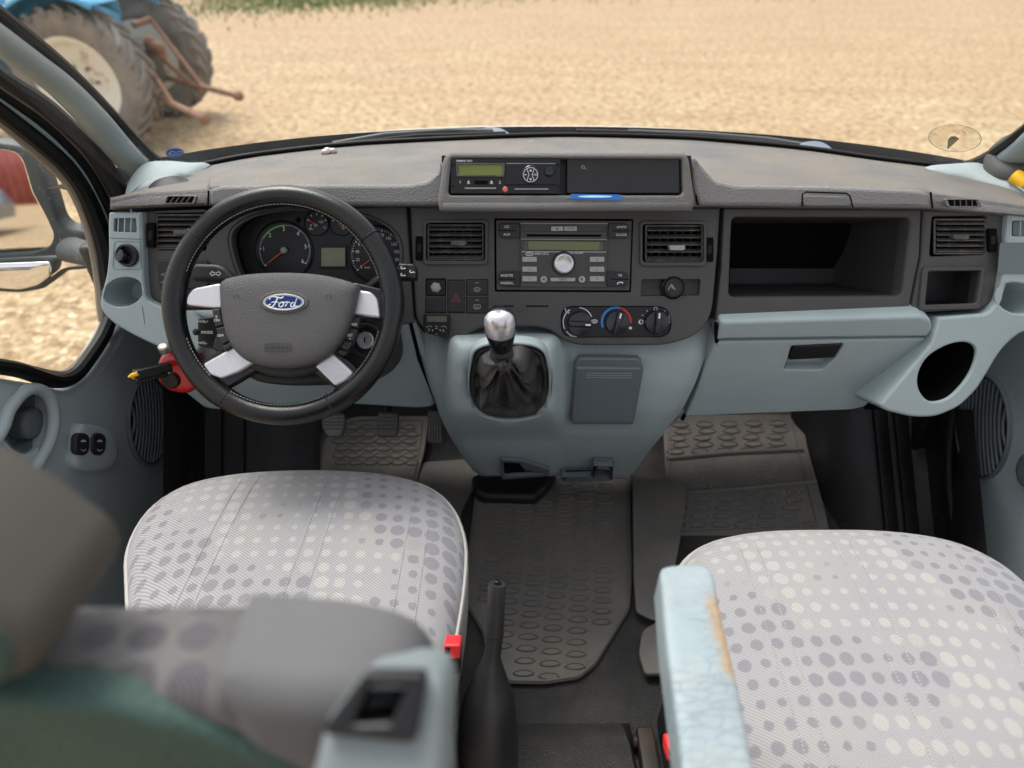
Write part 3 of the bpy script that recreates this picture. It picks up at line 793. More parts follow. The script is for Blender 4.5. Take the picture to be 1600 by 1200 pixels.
# small digital clock/heater timer at lower left of the centre fascia
g = MB(); g.panel(FA, rnd([(662,490),(703,491),(702,523),(697,528),(668,522),(661,512)], [2,2,3,4,6,5]), off=.028, depth=.012, bev=.0015); tm = g.build('heater_timer', M['black'], dash)
g = MB(); g.flat(FA, rect(667,494,698,503), .0285); g.build('timer_display', pm('grey_green_display', (.09,.10,.075), .25), tm)
g = MB(); g.text(FA, 'P', 670.5, 516, 4.5, .0284); g.text(FA, 'R', 693, 517, 4.5, .0284)
for dx, dy in ((0,-5.5),(0,6.5),(-6,.5),(6,.5)): g.flat(FA, ell(682+dx, 515.5+dy, 1.2, 1.2, 8), .0284)
g.line(FA, ell(671, 515, 5.5, 5.5, 16)[9:15], .8, .0284); g.line(FA, ell(693, 515, 5.5, 5.5, 16)[10:16], .8, .0284)
g.build('lettering', M['grey_print'], tm)
g = MB(); g.lathe(FA.p3(682,516,.028), FA.N, [(.0042,0),(.0042,.001),(.003,.002)], 16); g.build('button', M['gloss'], tm)
# pocket with accessory socket
well(FA, pk, .016, .012, M['fascia'], 'socket_recess', dash, .96)
g = MB(); c = FA.p3(1049, 449, .008)
g.lathe(c, FA.N, [(.0195,0),(.0195,.012),(.0175,.014),(.0165,.012)], 32); so_ = g.build('power_socket', M['black'], dash)
g = MB(); g.lathe(c, FA.N, [(.0155,.010),(.0155,.019),(.013,.0205),(.0125,.0195),(0.0005,.0195)], 32); g.build('socket_cap', M['dark'], so_)
g = MB(); fo = .0285; g.line(FA, [(1044,453),(1048,445),(1051,451)], 1.6, fo); g.line(FA, [(1049,444),(1055,453)], 1.6, fo); g.build('symbol', M['grey_print'], so_)
# slot below the radio
g = MB(); g.panel(FA, rect(771,477.3,857,479.3), off=.0206, depth=.004, bev=0); g.build('card_slot', M['pit'], dash)
g = MB(); g.lathe(FA.p3(812,478,.0200), FA.N, [(.0105,-.001),(.0105,.0006),(.0095,.0008)], 30); g.build('round_emboss', M['fascia'], dash)

# --- climate panel
g = MB(); g.panel(FA, rnd([(877,479),(1047,479),(1049,526),(877,527)], [20,24,22,22], 8), off=.0145, depth=.01, bev=.0005); cp_ = g.build('heater_control_panel', M['black'], dash)
def knob(cx, cy, ang, r=19):
    g = MB(); c = FA.p3(cx, cy, .0145); rr = r/F*1.08
    g.lathe(c, FA.N, [(rr,0),(rr,.006),(rr*.93,.010),(rr*.5,.011),(.001,.011)], 40)
    k = g.build('heater_knob', M['gloss'], cp_)
    g = MB(); a = R(ang); d = FA.U*math.sin(a) + FA.V*math.cos(a); e = FA.U*math.cos(a) - FA.V*math.sin(a)
    g.box(c + FA.N*.014, d, e, FA.N, rr*1.95, rr*.5, .014, .003); g.build('grip', M['gloss'], k)
    g = MB(); g.box(c + FA.N*.0212 + d*rr*.62, d, e, FA.N, rr*.42, rr*.13, .0007); g.build('pointer', M['white'], k)
knob(905, 505, 92); knob(963.5, 503, 12); knob(1025, 503, 2)
g = MB(); o_ = .0149
def arc(cx, cy, r, a0, a1, wd, n=24): return [(cx + r*math.sin(R(lerp(a0, a1, i/n))), cy - r*math.cos(R(lerp(a0, a1, i/n)))) for i in range(n+1)], wd
for a0, a1 in ((5, 68), (-118, -32), (-150, -128)):
    p_, w_ = arc(903, 503.5, 23, a0, a1, 1.3); g.line(FA, p_, w_, o_)
p_, w_ = arc(903, 503.5, 23, -175, -150, 1.3); g.line(FA, p_, w_, o_)
for x, y in ((886,485),(894,526)):   # little seated figures
    g.flat(FA, ell(x-2.5, y-2, 1.3, 1.3, 8), o_); g.line(FA, [(x-2.5,y),(x-1,y+3),(x+2.5,y+3),(x+3,y+5)], 1.2, o_); g.line(FA, [(x+1,y),(x+4,y-1)], .9, o_)
g.line(FA, ell(929, 502, 4.5, 2.6, 12), .9, o_, True)
for dx in (-2,0,2): g.line(FA, [(929+dx,505.5),(929+dx,500)], .7, o_)
g.line(FA, ell(1024.5, 482.5, 2.6, 2.6, 14), .9, o_, True)
for a in (-60, -35, 35, 60): x_, y_ = 1025+24*math.sin(R(a)), 503-21*math.cos(R(a)); g.flat(FA, ell(x_, y_, .9, .9, 8), o_)
g.line(FA, ell(1001.5, 503, 3.2, 3.2, 12), 1, o_, True); g.flat(FA, [(997,505),(1000,501),(1001,506)], o_)
for k in range(3): g.line(FA, [(1043,497+k*4),(1047,495+k*4)], 1.2, o_)
g.flat(FA, ell(985, 512.5, 2.6, 2.2, 12), o_)
g.build('symbols', M['white'], cp_)
g = MB(); p_, w_ = arc(963, 503, 22.5, -112, 12, 3.4); g.line(FA, p_, 3.4, o_); g.build('cold_arc', M['bluep'], cp_)
g = MB(); p_, w_ = arc(963, 503, 22.5, 12, 95, 3.4); g.line(FA, p_, 3.0, o_); g.build('warm_arc', M['redp'], cp_)

# --- instrument cluster
CO = -.035
clu = well(FA, cl, .008, .05, M['pit'], 'instrument_cluster', dash, 1.0)
g = MB(); g.panel(FA, [(340,320),(640,320),(640,470),(340,470)], off=CO-.0, depth=.004, bev=0); g.build('gauge_face', M['dark'], clu)
def dial(cx, cy, r, off=CO+.003):
    g = MB(); g.lathe(FA.p3(cx, cy, CO), FA.N, [(r/F*1.12,0),(r/F*1.12,.004),(r/F*1.09,.0045),(r/F*1.05,.0028),(.001,.0028)], 48); return g.build('dial', M['black'], clu)
d1 = dial(445, 391, 45); d2 = dial(589, 398, 45); d3 = dial(495, 349, 19); d4 = dial(534, 350, 18)
DO = CO+.0034
def ticks(parent, cx, cy, r, a0, a1, n_, major, L=3.5, mat='white'):
    g = MB()
    for i in range(n_+1):
        a = R(lerp(a0, a1, i/n_)); l_ = L if i % major == 0 else L*.5
        g.line(FA, [(cx+r*math.sin(a), cy-r*math.cos(a)), (cx+(r-l_)*math.sin(a), cy-(r-l_)*math.cos(a))], 1.3 if i % major == 0 else .8, DO)
    return g.build('scale', M[mat], parent)
ticks(d1, 445, 391, 40, -128, 122, 60, 10)
g = MB()
for i in range(1, 7):
    a = R(lerp(-128, 122, i/6)); g.text(FA, str(i), 445+33*math.sin(a), 391-33*math.cos(a), 6.5, DO)
g.build('numerals', M['white'], d1)
g = MB(); p_, w_ = arc(445, 391, 38.5, -62, -5, 3); g.line(FA, p_, 2.6, DO+.0001); g.build('green_band', M['greenp'], d1)
ticks(d2, 589, 398, 40, -128, 128, 44, 4)
g = MB()
for i in range(0, 12):
    a = R(lerp(-128, 128, i/11)); g.text(FA, str(i*20), 589+31*math.sin(a), 398-31*math.cos(a), 5.2, DO, sx=.85)
g.text(FA, 'km/h', 574, 418, 3.2, DO)
g.build('numerals', M['white'], d2)
for d, cx, cy in ((d3,495,349),(d4,534,350)):
    ticks(d, cx, cy, 16, -70, 70, 4, 1, 3)
g = MB(); g.text(FA, '120', 501, 347, 4, DO); g.text(FA, '°C', 507, 356, 4, DO); g.line(FA, [(482,358),(489,358)], 1, DO); g.line(FA, [(485.5,357),(485.5,351),(488,351)], 1, DO); g.build('numerals', M['white'], d3)
def needle(par, cx, cy, ang, L, hubr):
    a = R(ang); c = FA.p3(cx, cy, DO+.004); e = FA.p3(cx+L*math.sin(a), cy-L*math.cos(a), DO+.004)
    g = MB(); g.tube([c, e], [.0014, .0006], 6); g.build('needle', M['needle'], par)
    g = MB(); g.lathe(FA.p3(cx, cy, DO), FA.N, [(hubr,0),(hubr,.006),(hubr*.7,.0075)], 20); g.build('needle_hub', M['grey_print'], par)
needle(d1, 445, 391, -127, 34, .0055); needle(d2, 589, 398, -127, 34, .0055); needle(d3, 495, 352, -55, 16, .0035); needle(d4, 538, 356, -55, 14, .0035)
g = MB(); g.panel(FA, rnd(rect(497,384,541,419), 1), [rect(501,387,539,416)], off=CO+.005, depth=.005, bev=.0005); tr_ = g.build('trip_display', M['black'], clu)
g = MB(); g.flat(FA, rect(500,386,540,417), CO+.003); g.build('display', M['lcd2'], tr_)
g = MB(); g.text(FA, '◆', 466, 344, 7, CO+.001) if False else g.flat(FA, [(466,338),(471,344),(466,350),(461,344)], CO+.001); g.build('warning_lamp', M['pit'], clu)
g = MB(); g.panel(FA, cl, [inset_ for inset_ in [[(lerp(492,x,.965), lerp(395,y,.95)) for x, y in cl]]], off=.014, depth=.006, bev=.002); g.build('cluster_rim', M['fascia'], clu)

# switch block left of the wheel (headlamp levelling)
g = MB(); g.panel(FA, rnd([(246,410),(325,408),(325,470),(262,472),(249,450)], 5), off=.018, depth=.01, bev=.002); hb = g.build('light_switch_block', M['dark'], dash)
g = MB()
for y in (429, 441): g.line(FA, [(251,y),(254.5,y)], 1, .0186); g.line(FA, ell(257, y, 2.4, 2.2, 10)[2:9], .9, .0186)
g.text(FA, '0', 262, 421, 4, .0186); g.build('symbols', M['grey_print'], hb)
# vent icons
g = MB()
for x, y in ((655,356),(655,417),(1108,356),(1110,418),(1551,346),(1548,405),(234,344),(237,397)):
    of = .0205 if 640 < x < 1120 else .0127
    if x > 1443: of = .0165
    g.line(FA, ell(x, y, 3, 3, 12)[:10], .8, of)
g.build('symbols', M['slat'], dash)

# --- instrument pod on top
POD = .075
podo = [(700,236),(1072,237),(1078,250),(1087,312),(1084,328),(686,330),(683,314),(692,248)]
g = MB(); g.panel(FA, rnd(podo, [14,14,8,6,4,4,6,8]), [rnd([(705,247),(1066,248),(1068,300),(1064,305),(703,305),(700,300)], 4)], off=POD, depth=.13, bev=.008, hbev=.004, seg=4)
pod_ = g.build('instrument_pod', M['pod'], dash)
g = MB(); g.panel(FA, rect(690,243,1080,312), off=POD-.028, depth=.02, bev=0); g.build('pod_back', M['black'], pod_)
g = MB()  # ledge under the slots
a = [FA.p3(698,303,POD-.03), FA.p3(1068,303,POD-.03), FA.p3(1076,318,POD+.004), FA.p3(692,319,POD+.004)]
a2 = [FA.p3(1082,329,POD+.001), FA.p3(687,330,POD+.001)]
g.add(a+a2, [(0,3,2,1),(3,5,4,2)]); g.build('pod_ledge', M['pod'], pod_, solid=.004)
g = MB(); g.panel(FA, rnd(rect(886,247.5,1062,302), 2), off=POD-.006, depth=.03, bev=.0015); gl_ = g.build('glove_tray_door', M['dark'], pod_)
g = MB(); g.line(FA, ell(911, 261, 2.6, 2, 12), .9, POD-.0055, True); g.line(FA, [(913,262.5),(916,264.5)], .9, POD-.0055); g.build('symbol', M['grey_print'], gl_)

# --- side pods
g = MB()
cupL = ell(192, 456.5, 32, 23, 36, R(-14)); knL = ell(198.5, 399, 14, 15, 24)
vl = rnd([(178,341),(212,341),(213,363),(177,362)], 3)
podL = [(169,331),(221,331),(224,430),(228,468),(262,484),(300,483),(330,520),(300,562),(262,549),(215,528),(175,505),(156,484),(156,462),(165,434),(169,400),(168,352)]
g.panel(FA, rnd(podL, [4,2,8,8,10,10,14,20,20,20,20,16,14,20,20,10]), [cupL, knL, vl], off=.028, depth=.10, bev=.0048, hbev=.0015, seg=5, hdepth=.006)
sp_ = g.build('dash_end', M['blue'], dash)
well(FA, cupL, .024, .07, M['door'], 'cup_holder', sp_, .8)
g = MB(); g.flat(FA, vl, .018); 

g.build('side_window_vent', M['blued'], sp_)
g = MB()
for k in range(1, 4): g.line(FA, [(175+10*k,341),(174+10*k,363)], 1.8, .0275)
g.build('vane', M['blue'], sp_)
g = MB(); c = FA.p3(199, 399, .03)
g.lathe(c, FA.N, [(.018,-.006),(.0185,.002),(.0165,.005),(.0145,.004),(.0135,-.008)], 32); kn = g.build('mirror_knob_ring', M['dark'], sp_)
g = MB(); c = FA.p3(197, 401, .022); ax_ = (FA.N + FA.U*-.35 + FA.V*.25)
g.lathe(c, ax_, [(.010,0),(.0095,.008),(.011,.010),(.010,.014),(.003,.015)], 24); g.build('mirror_knob', M['gloss'], kn)
g = MB(); g.line(FA, rnd([(179,377),(220,378),(221,421),(176,421)], 6), .9, .0285, True); g.line(FA, [(171,372),(222,374)], 1.2, .0285); g.line(FA, [(222,478),(226,506)], 1.1, .0285)
g.build('panel_gap', M['blued'], sp_)
# right end
g = MB()
cupR = ell(1590, 466, 33, 24, 36, R(14)); vr = rnd([(1583,345),(1640,345),(1640,369),(1582,369)], 3)
tubeh = cat([(1484,538),(1512,535),(1526,548),(1519,578),(1500,606),(1478,624),(1452,627),(1436,608),(1436,582),(1452,556)], 4)
podR = [(1576,333),(1660,340),(1660,520),(1602,513),(1566,545),(1548,575),(1528,608),(1500,636),(1462,652),(1425,652),(1385,642),(1374,634),(1456,536),(1468,496),(1544,490),(1560,470),(1570,400)]
g.panel(FA, rnd(podR, [4,2,2,24,20,16,10,14,14,14,10,6,6,4,8,8,10]), [cupR, tubeh, vr], off=.028, depth=.14, bev=.005, hbev=.003, seg=4, hdepth=.006)
sr_ = g.build('dash_end', M['blue'], dash)
well(FA, cupR, .024, .07, M['door'], 'cup_holder', sr_, .8)
well(FA, tubeh, .024, .16, M['pit'], 'bottle_holder', sr_, .9)
g = MB(); g.flat(FA, vr, .020); g.build('side_window_vent', M['blued'], sr_)
g = MB()
for k in range(1, 5): g.line(FA, [(1583+12*k,345),(1582+12*k,369)], 1.6, .0275)
g.build('vane', M['blue'], sr_)
well(FA, rnd([(1562,379),(1640,379),(1640,428),(1558,428)],4), .0285, -.001, M['blued'], 'end_pocket', sr_, 1)

# --- lower grey-blue panels
g = MB(); g.panel(LO, rnd([(1127,503),(1440,494),(1456,500),(1458,514),(1450,527),(1120,532),(1122,515)], [4,4,6,4,4,2,4]), off=.035, depth=.05, bev=.006); g.build('glovebox_strip', M['blue'], dash)
hl = rnd([(1236,541),(1318,537),(1304,561),(1286,578),(1224,578),(1231,562)], 4)
g = MB(); g.panel(LO, rnd([(1118,534),(1448,529),(1352,636),(1330,641),(1070,651),(1088,610)], [4,4,6,8,4,2]), [hl], off=.032, depth=.05, bev=.004, hbev=.003); gb = g.build('glovebox_lid', M['blue'], dash)
well(LO, hl, .029, .02, M['blue'], 'handle_recess', gb, .9)
g = MB(); g.panel(LO, rnd([(1240,541),(1317,538),(1304,559),(1232,563)], 3), off=.034, depth=.02, bev=.002); g.build('glovebox_handle', M['black'], gb)
g = MB(); kp = [(285,484),(560,520),(650,500),(668,560),(682,636),(655,640),(560,634),(470,632),(380,645),(320,640),(270,600),(262,560)]
g.panel(LO, rnd(kp, 10), off=.02, depth=.05, bev=.008); g.build('knee_panel', M['blue'], dash)
g = MB(); g.tube([LO.p3(1119,505,.03), LO.p3(1120,540,.028), LO.p3(1095,605,.028), LO.p3(1066,655,.02)], .004, 6); g.tube([LO.p3(642,505,.02), LO.p3(655,560,.022), LO.p3(686,640,.02)], .0035, 6); g.build('panel_gap', M['pit'], dash)

# dark inner side of the dash so nothing shines through
g = MB(); g.box((X0, 1.27, CZ-.66), (1,0,0), (0,1,0), (0,0,1), 1.60, .02, .5); g.box((X0, 1.17, CZ-.52), (1,0,0), (0,1,0), (0,0,1), 1.60, .02, .18)
g.build('inner_frame', M['pit'], dash)

# ================================================================ CENTRE CONSOLE
con = thing('centre_console', 'grey-blue lower centre console with gear lever boot and square ashtray lid', 'console', (.05, 1.15, FZ))
ctab = [(498,640,1126,1.145),(515,644,1119,1.14),(530,648,1112,1.14),(560,658,1101,1.14),(600,670,1086,1.16),(640,684,1066,1.195),(660,692,1050,1.22),(680,702,1035,1.25),(700,714,1018,1.29),(720,727,1003,1.34),(735,739,993,1.38),(744,752,984,1.40)]
def ci(y, k): return interp(y, [(r_[0], r_[k]) for r_ in ctab])
ZC = {}
def cdepth(x, y):
    t = ci(y, 3)
    bx_ = ss(686, 716, x)*(1-ss(858, 890, x)); by_ = 1-ss(640, 690, y); t -= .085*bx_*by_*ss(509, 537, y)
    e_ = ((x-795)/66)**2 + ((y-598)/62)**2
    if e_ < 1: t += .055*(1-e_**3)
    t -= .012*(1-ss(856, 885, x))*ss(680, 720, y)*ss(700,730,x)
    return t
rows = []; ys = [498,503,508,513,518,524,530,538,548,560,572,584,596,608,620,630,638,644,650,656,662,668,674,680,686,692,700,710,720,728,735,740,744]
for y in ys:
    xl, xr = ci(y, 1), ci(y, 2); N_ = 56; row = []
    pl = at(xl, y, cdepth(xl, y)); pr = at(xr, y, cdepth(xr, y))
    for d in (.22, .10, .03): row.append(pl + V3((.0, d, -.2*d)))
    row.append(pl + V3((-.001, .008, 0)))
    for i in range(N_+1):
        x = lerp(xl, xr, i/N_)
        ed = min(i, N_-i)/N_; rnd_ = .016*max(0, 1-ed/.06)**2
        row.append(at(x, y, cdepth(x, y)+rnd_))
    row.append(pr + V3((.001, .02, 0)))
    for d in (.035, .10, .22): row.append(pr + V3((0, d, -.2*d)))
    rows.append(row)
last = [p + V3((0, .02, -.01)) for p in rows[-1]]; rows.append(last); rows.append([p + V3((0,.12,0)) for p in last])
g = MB(); g.grid(rows); g.build('console_shell', M['blue'], con, recalc=True, smooth=60)
# ashtray lid
CF = Fr(at(948, 618, cdepth(948,618)-.006), (1,0,0), at(948,560,cdepth(948,560)) - at(948,680,cdepth(948,680)))
g = MB(); g.panel(CF, rnd([(903,560),(1000,561),(1006,575),(1004,590),(990,664),(894,664),(890,655),(897,575)], [10,10,4,3,5,5,4,4]), off=.0045, depth=.012, bev=.003); al = g.build('ashtray', M['blued'], con)
g = MB(); g.panel(CF, rnd([(900,575),(1003,576),(989,660),(893,660)], 4), off=.011, depth=.012, bev=.002); lid = g.build('ashtray_lid', M['blued'], al)
g = MB()
for k in range(3): g.line(CF, [(916,583+k*3.4),(987,583.5+k*3.4)], 1.0, .0114)
g.build('ridge', M['blue'], lid)
# floor air outlets at the foot of the console
def outlet(poly, poly2):
    P0 = [at(x, y, cdepth(x, y)-.012) for x, y in poly]
    fr = Fr(P0[0], P0[1]-P0[0], P0[0]-P0[3]); 
    g = MB(); g.panel(fr, rnd(poly, 3), [rnd(poly2, 3)], off=.004, depth=.02, bev=.002); o = g.build('floor_outlet', M['blued'], con)
    g = MB(); g.flat(fr, poly2, -.004); g.build('opening', M['pit'], o); return fr
outlet([(782,719),(816,720),(860,735),(858,744),(784,750)], [(786,723),(812,724),(820,735),(850,738),(850,741),(788,745)])
outlet([(876,732),(922,731),(926,714),(957,715),(955,738),(877,741)], [(882,735),(926,734),(931,719),(952,720),(950,734),(884,738)])
# gear boot
_g1, _g2 = at(795, 543, 1.036), at(795, 655, 1.138)
GF = Fr(_g1.lerp(_g2, .5), (1,0,0), _g1-_g2)
bo = cat([(736,572),(742,551),(762,541),(795,539),(828,541),(848,551),(856,572),(858,600),(855,628),(845,648),(820,655),(795,657),(768,654),(743,643),(735,625),(733,598)], 3)
g = MB(); g.panel(GF, [(lerp(795,x,1.06), lerp(598,y,1.06)) for x, y in bo], [bo], off=.004, depth=.02, bev=.004, hbev=.003); g.build('boot_rim', M['blue'], con)
l = [GF.uv(x, y, 0) for x, y in bo]
if area(l) < 0: l.reverse()
neck = GF.uv(787, 553, .085)
loops = []; nb = len(l)
prof = [(1.0,-.012,0),(.97,.0,0),(.91,.007,0),(.86,.004,.15),(.80,.000,.4),(.75,.004,.7),(.71,.016,1),(.67,.032,1),(.61,.048,1),(.53,.061,1),(.43,.070,1),(.33,.075,.9),(.22,.078,.7),(.15,.084,.5),(.12,.095,.2)]
for ri, (r_, h, wr) in enumerate(prof):
    lp = []
    for i, (u, v) in enumerate(l):
        th = math.atan2(v, u)
        k = (1-r_)**1.3
        w_ = wr*1.5*(.05*math.sin(5*th+1.2) + .035*math.sin(9*th+2.5+ri*.25) + .03*noise.noise(V3((u*60, v*60, ri*.35))))
        wz = wr*2.1*(.006*noise.noise(V3((math.cos(th)*2.2, math.sin(th)*2.2, ri*.28+3))) + .0035*math.sin(11*th + ri*.5) + .003*math.sin(6*th - ri*.45))
        if ri > 10: w_ += .10*math.cos(16*th)*wr
        rr = r_*(1+w_)
        lp.append(GF.P(lerp(u*rr, neck[0]+u*r_, k), lerp(v*rr, neck[1]+v*r_, k), h+wz))
    loops.append(lp)
g = MB(); g.loop_strip(loops, True, False, True); bt = g.build('gear_boot', M['boot'], con, recalc=True, smooth=80, sub=1)
g = MB()
for th0 in (.75, 2.35, 3.95, 5.4):
    for side in (-.03, .03):
        path = []
        for ri in range(1, 12):
            i = min(range(nb), key=lambda i_: abs((math.atan2(l[i_][1], l[i_][0]) - th0 - side + PI) % (2*PI) - PI))
            path.append(loops[ri][i] + GF.N*.0006)
        g.tube(path, .0005, 4)
g.build('boot_seam', M['blk_thread'], bt)

# ================================================================ GEAR LEVER
kb = at(785, 548, .975); ktop = at(781.5, 492, .935)
gl = thing('gear_lever', 'gear lever with silver and black knob rising from a pleated leather boot', 'gear lever', kb)
ax = (ktop-kb).normalized(); ax = (ax + V3((0,-.25,.25))).normalized()
k0 = at(783.5, 541, .955)
g = MB(); g.lathe(kb - ax*.055, ax, [(.011,0),(.012,.02),(.0135,.04),(.0135,.06)], 20)
g.lathe(at(784,553,.966), ax, [(.0165,-.006),(.0185,-.002),(.0165,.003),(.0145,.004),(.0175,.008),(.0145,.013)], 24); g.build('collar', M['dark'], gl)
UPK = V3((0, -sp, -cp)); sxv = V3((1,0,0))
prof = [(.012,.0),(.0165,.003),(.0185,.010),(.0205,.020),(.0228,.031),(.0238,.042),(.0232,.053),(.0205,.062),(.015,.0685),(.008,.0715),(.001,.0725)]
g = MB(); g.lathe(k0, ax, prof, 40); kn_ = g.build('knob', M['gloss'], gl)
# silver cap on the near and upper side
near = (V3((0,-1,0)) - ax*V3((0,-1,0)).dot(ax)).normalized()
g = MB(); rows = []
for j in range(17):
    h = lerp(.033, .0722, j/16); rr_ = interp(h, [(q[1], q[0]) for q in prof]) + .0009
    if j == 16: rr_ = .0015
    row = []
    for i in range(21):
        amax = lerp(PI*.27, PI*.46, ss(.03, .072, h)); a = lerp(-amax, amax, i/20)
        row.append(k0 + ax*(h+.0016) + near*(rr_*math.cos(a)) + V3((1,0,0))*(rr_*math.sin(a)))
    rows.append(row)
g.grid(rows); g.build('silver_cap', M['silver'], kn_, solid=.0006, recalc=True, smooth=60)
KF = Fr(k0 + ax*.059 + near*.0220, (1,0,0), (ax*.75 - near*.66).normalized())
g = MB(); o = .006
for ch, x, y in (('1',776,503.5),('3',783,503.5),('5',790,504),('2',776,511),('4',783,511.5),('6',789.5,511.5),('R',770,504)):
    g.text(KF, ch, x, y, 5, o-.0045)
for pts in ([(776,506),(776,508.6)],[(783,506),(783,508.6)],[(789.5,506),(789.5,508.6)],[(770,507.3),(789.5,507.3)]): g.line(KF, pts, .6, o-.0045)
g.build('shift_pattern', M['blk_thread'], kn_)

# ================================================================ STEERING WHEEL
wh = thing('steering_wheel', 'black leather four-spoke steering wheel with silver spokes and blue oval badge', 'steering wheel', SW.O)
RC = .1626; RT = .0158
g = MB(); path = []; rads = []
for i in range(96):
    a = 2*PI*i/96; path.append(SW.P(RC*math.cos(a), RC*math.sin(a), 0))
    dg = math.degrees(a) % 360
    b_ = sum(math.exp(-((((dg-c_+180) % 360)-180)/13)**2) for c_ in (5, 175, 232, 306))
    rads.append(RT*(1+.08*b_))
g.tube(path, rads, 20, closed=True, upv=SW.N); rim = g.build('rim', M['leather'], wh)
# leather seams around the rim
g = MB()
for dg in (38, 141, 239, 296):
    a = R(dg); c = SW.P(RC*math.cos(a), RC*math.sin(a), 0); e = SW.U*math.cos(a) + SW.V*math.sin(a)
    g.tube([c + (e*math.cos(t) + SW.N*math.sin(t))*(RT*1.04) for t in [2*PI*k/24 for k in range(24)]], .0011, 6, closed=True)
g.build('rim_joint', M['black'], rim)
g = MB()
for dg in range(0, 360, 2):
    if 160 < dg < 200 or 225 < dg < 240 or 300 < dg < 312 or dg > 345 or dg < 15: continue
    a = R(dg); c = SW.P((RC-RT*.93)*math.cos(a), (RC-RT*.93)*math.sin(a), .008); e = V3(SW.U*-math.sin(a) + SW.V*math.cos(a))
    g.tube([c - e*.0016, c + e*.0016 + SW.N*.001], .0006, 4)
g.build('stitching', M['grey_print'], rim)
def spoke(poly, off, mat='silver', r=4):
    g = MB(); g.panel(SW, rnd(poly, r), off=off, depth=.014, bev=.003, seg=4); return g.build('spoke', M[mat], wh)
# dark spoke bodies behind
for poly in ([(280,452),(360,440),(360,560),(330,545),(345,500),(340,482),(280,484)], [(550,440),(600,452),(606,500),(560,500),(545,555),(525,560)],
             [(300,575),(365,530),(410,575),(350,610)], [(480,575),(520,540),(572,590),(535,615)]):
    g = MB(); g.panel(SW, rnd(poly, 6), off=.000, depth=.014, bev=.003); g.build('spoke_core', M['leather'], wh)
spoke([(290,477),(292,462),(302,450),(345,442),(347,482),(318,480)], .008, r=6)
spoke([(553,452),(580,456),(590,468),(594,497),(548,491)], .008, r=5)
spoke([(316,569),(366,541),(399,566),(372,582),(346,592),(328,586)], .008, r=5)
spoke([(491,572),(518,550),(552,583),(540,596),(524,604)], .008, r=5)
hubo = cat([(346,440),(372,431),(405,427),(445,426),(490,428),(525,434),(557,445),(557,462),(551,490),(541,520),(526,543),(505,561),(478,572),(445,576),(412,573),(386,564),(367,548),(354,525),(347,495),(344,465)], 3)
def hubwarp(u, v): return .004*math.cos(u*14) 
g = MB(); g.dome(SW, hubo, .010, .022, p=3.2, rings=14, base=.02, warp=None); hub = g.build('airbag_cover', M['hub'], wh)
# top bevel of the hub (lighter upper band)
g = MB(); g.panel(SW, cat([(352,452),(345,470),(350,520),(362,552),(400,580),(445,590),(490,582),(530,552),(552,500),(560,450),(450,425)],3), off=.004, depth=.05, bev=.004); g.build('hub_shell', M['dark'], wh)
EO = .0325
g = MB(); g.panel(SW, ell(443,472,39,18,40), [ell(443,472,32,12.5,40)], off=EO+.0008, depth=.004, bev=.0015); em = g.build('badge_recess', M['hub'], hub)
g = MB(); g.dome(SW, ell(443,472,31,12,48), EO-.001, .0022, p=2.5, rings=6); bd = g.build('badge', M['badge'], hub)
g = MB(); g.panel(SW, ell(443,472,32,13,48), [ell(443,472,29.8,11.2,48)], off=EO+.0022, depth=.003, bev=.0003); g.build('badge_border', M['silver'], bd)
g = MB(); g.line(SW, ell(443,472,28.6,10.3,48), .5, EO+.0017, True)
def stroke(pts, w_): g.line(SW, cat(pts, 6, False), w_, EO+.0019)
# script lettering: F o r d
stroke([(421,468),(423,464),(430,463.5),(438,465.5),(443,463.5)], 1.9)
stroke([(434,464.5),(431,471),(427,478),(421,480),(419,477.5),(423,475)], 1.9)
stroke([(424,472.5),(430,471.5),(435,472.5)], 1.3)
stroke([(440,472),(436,475),(437,479),(441,478.5),(443,474.5),(440.5,472),(445,472.5)], 1.6)
stroke([(445,472.5),(449,471.8),(447,476),(446,479)], 1.6); stroke([(447.5,475.5),(450,472),(453,472.5)], 1.5)
stroke([(459,472.5),(455,474),(454.5,478.5),(458,478.5),(461,473),(464.5,465)], 1.6); stroke([(464.5,465),(461,474),(461,479),(465,478)], 1.6)
g.build('badge_script', M['white'], bd)
# AIRBAG wording with outline
g = MB(); g.text(SW, 'AIRBAG', 434.5, 543.5, 6.5, .0327, sx=1.22); g.line(SW, rnd(rect(414,537.5,455,549.5), 3), .9, .0327, True); g.build('lettering', M['dark'], hub)
g = MB()
for x, m_ in ((369,1),(514,-1)):
    g.line(SW, [(x-3*m_,460),(x-3*m_,466)], 1, .0323); g.line(SW, [(x,462),(x+6*m_,462),(x+2*m_,466)], .9, .0323)
g.build('mould_mark', M['black'], hub)
# thumb buttons
def wbtn(poly, txt, tx, ty, h=4.2):
    g = MB(); g.panel(SW, rnd(poly, 2), off=.013, depth=.016, bev=.0015); b_ = g.build('wheel_button', M['dark'], wh)
    if txt:
        g = MB()
        for i, s_ in enumerate(txt.split('|')): g.text(SW, s_, tx, ty + i*5.5, h, .0134)
        g.build('lettering', M['white'], b_)
wbtn([(331,483),(343,483),(349,508),(336,511)], 'K|ON', 338.5, 495, 4)
wbtn([(337,513),(350,510),(358,533),(346,539)], 'OFF', 344.5, 524.5, 4)
wbtn([(347,541),(359,535),(363,541),(350,549)], '', 0, 0)
wbtn([(550,495),(562,497),(559,513),(545,510)], 'RES', 553.5, 507, 4)
wbtn([(545,512),(558,515),(552,534),(538,530)], 'SET|+', 547, 524, 4)
wbtn([(538,532),(551,536),(543,548),(530,543)], '-', 538, 542, 4)
wbtn([(529,545),(542,550),(538,557),(526,551)], '', 0, 0)
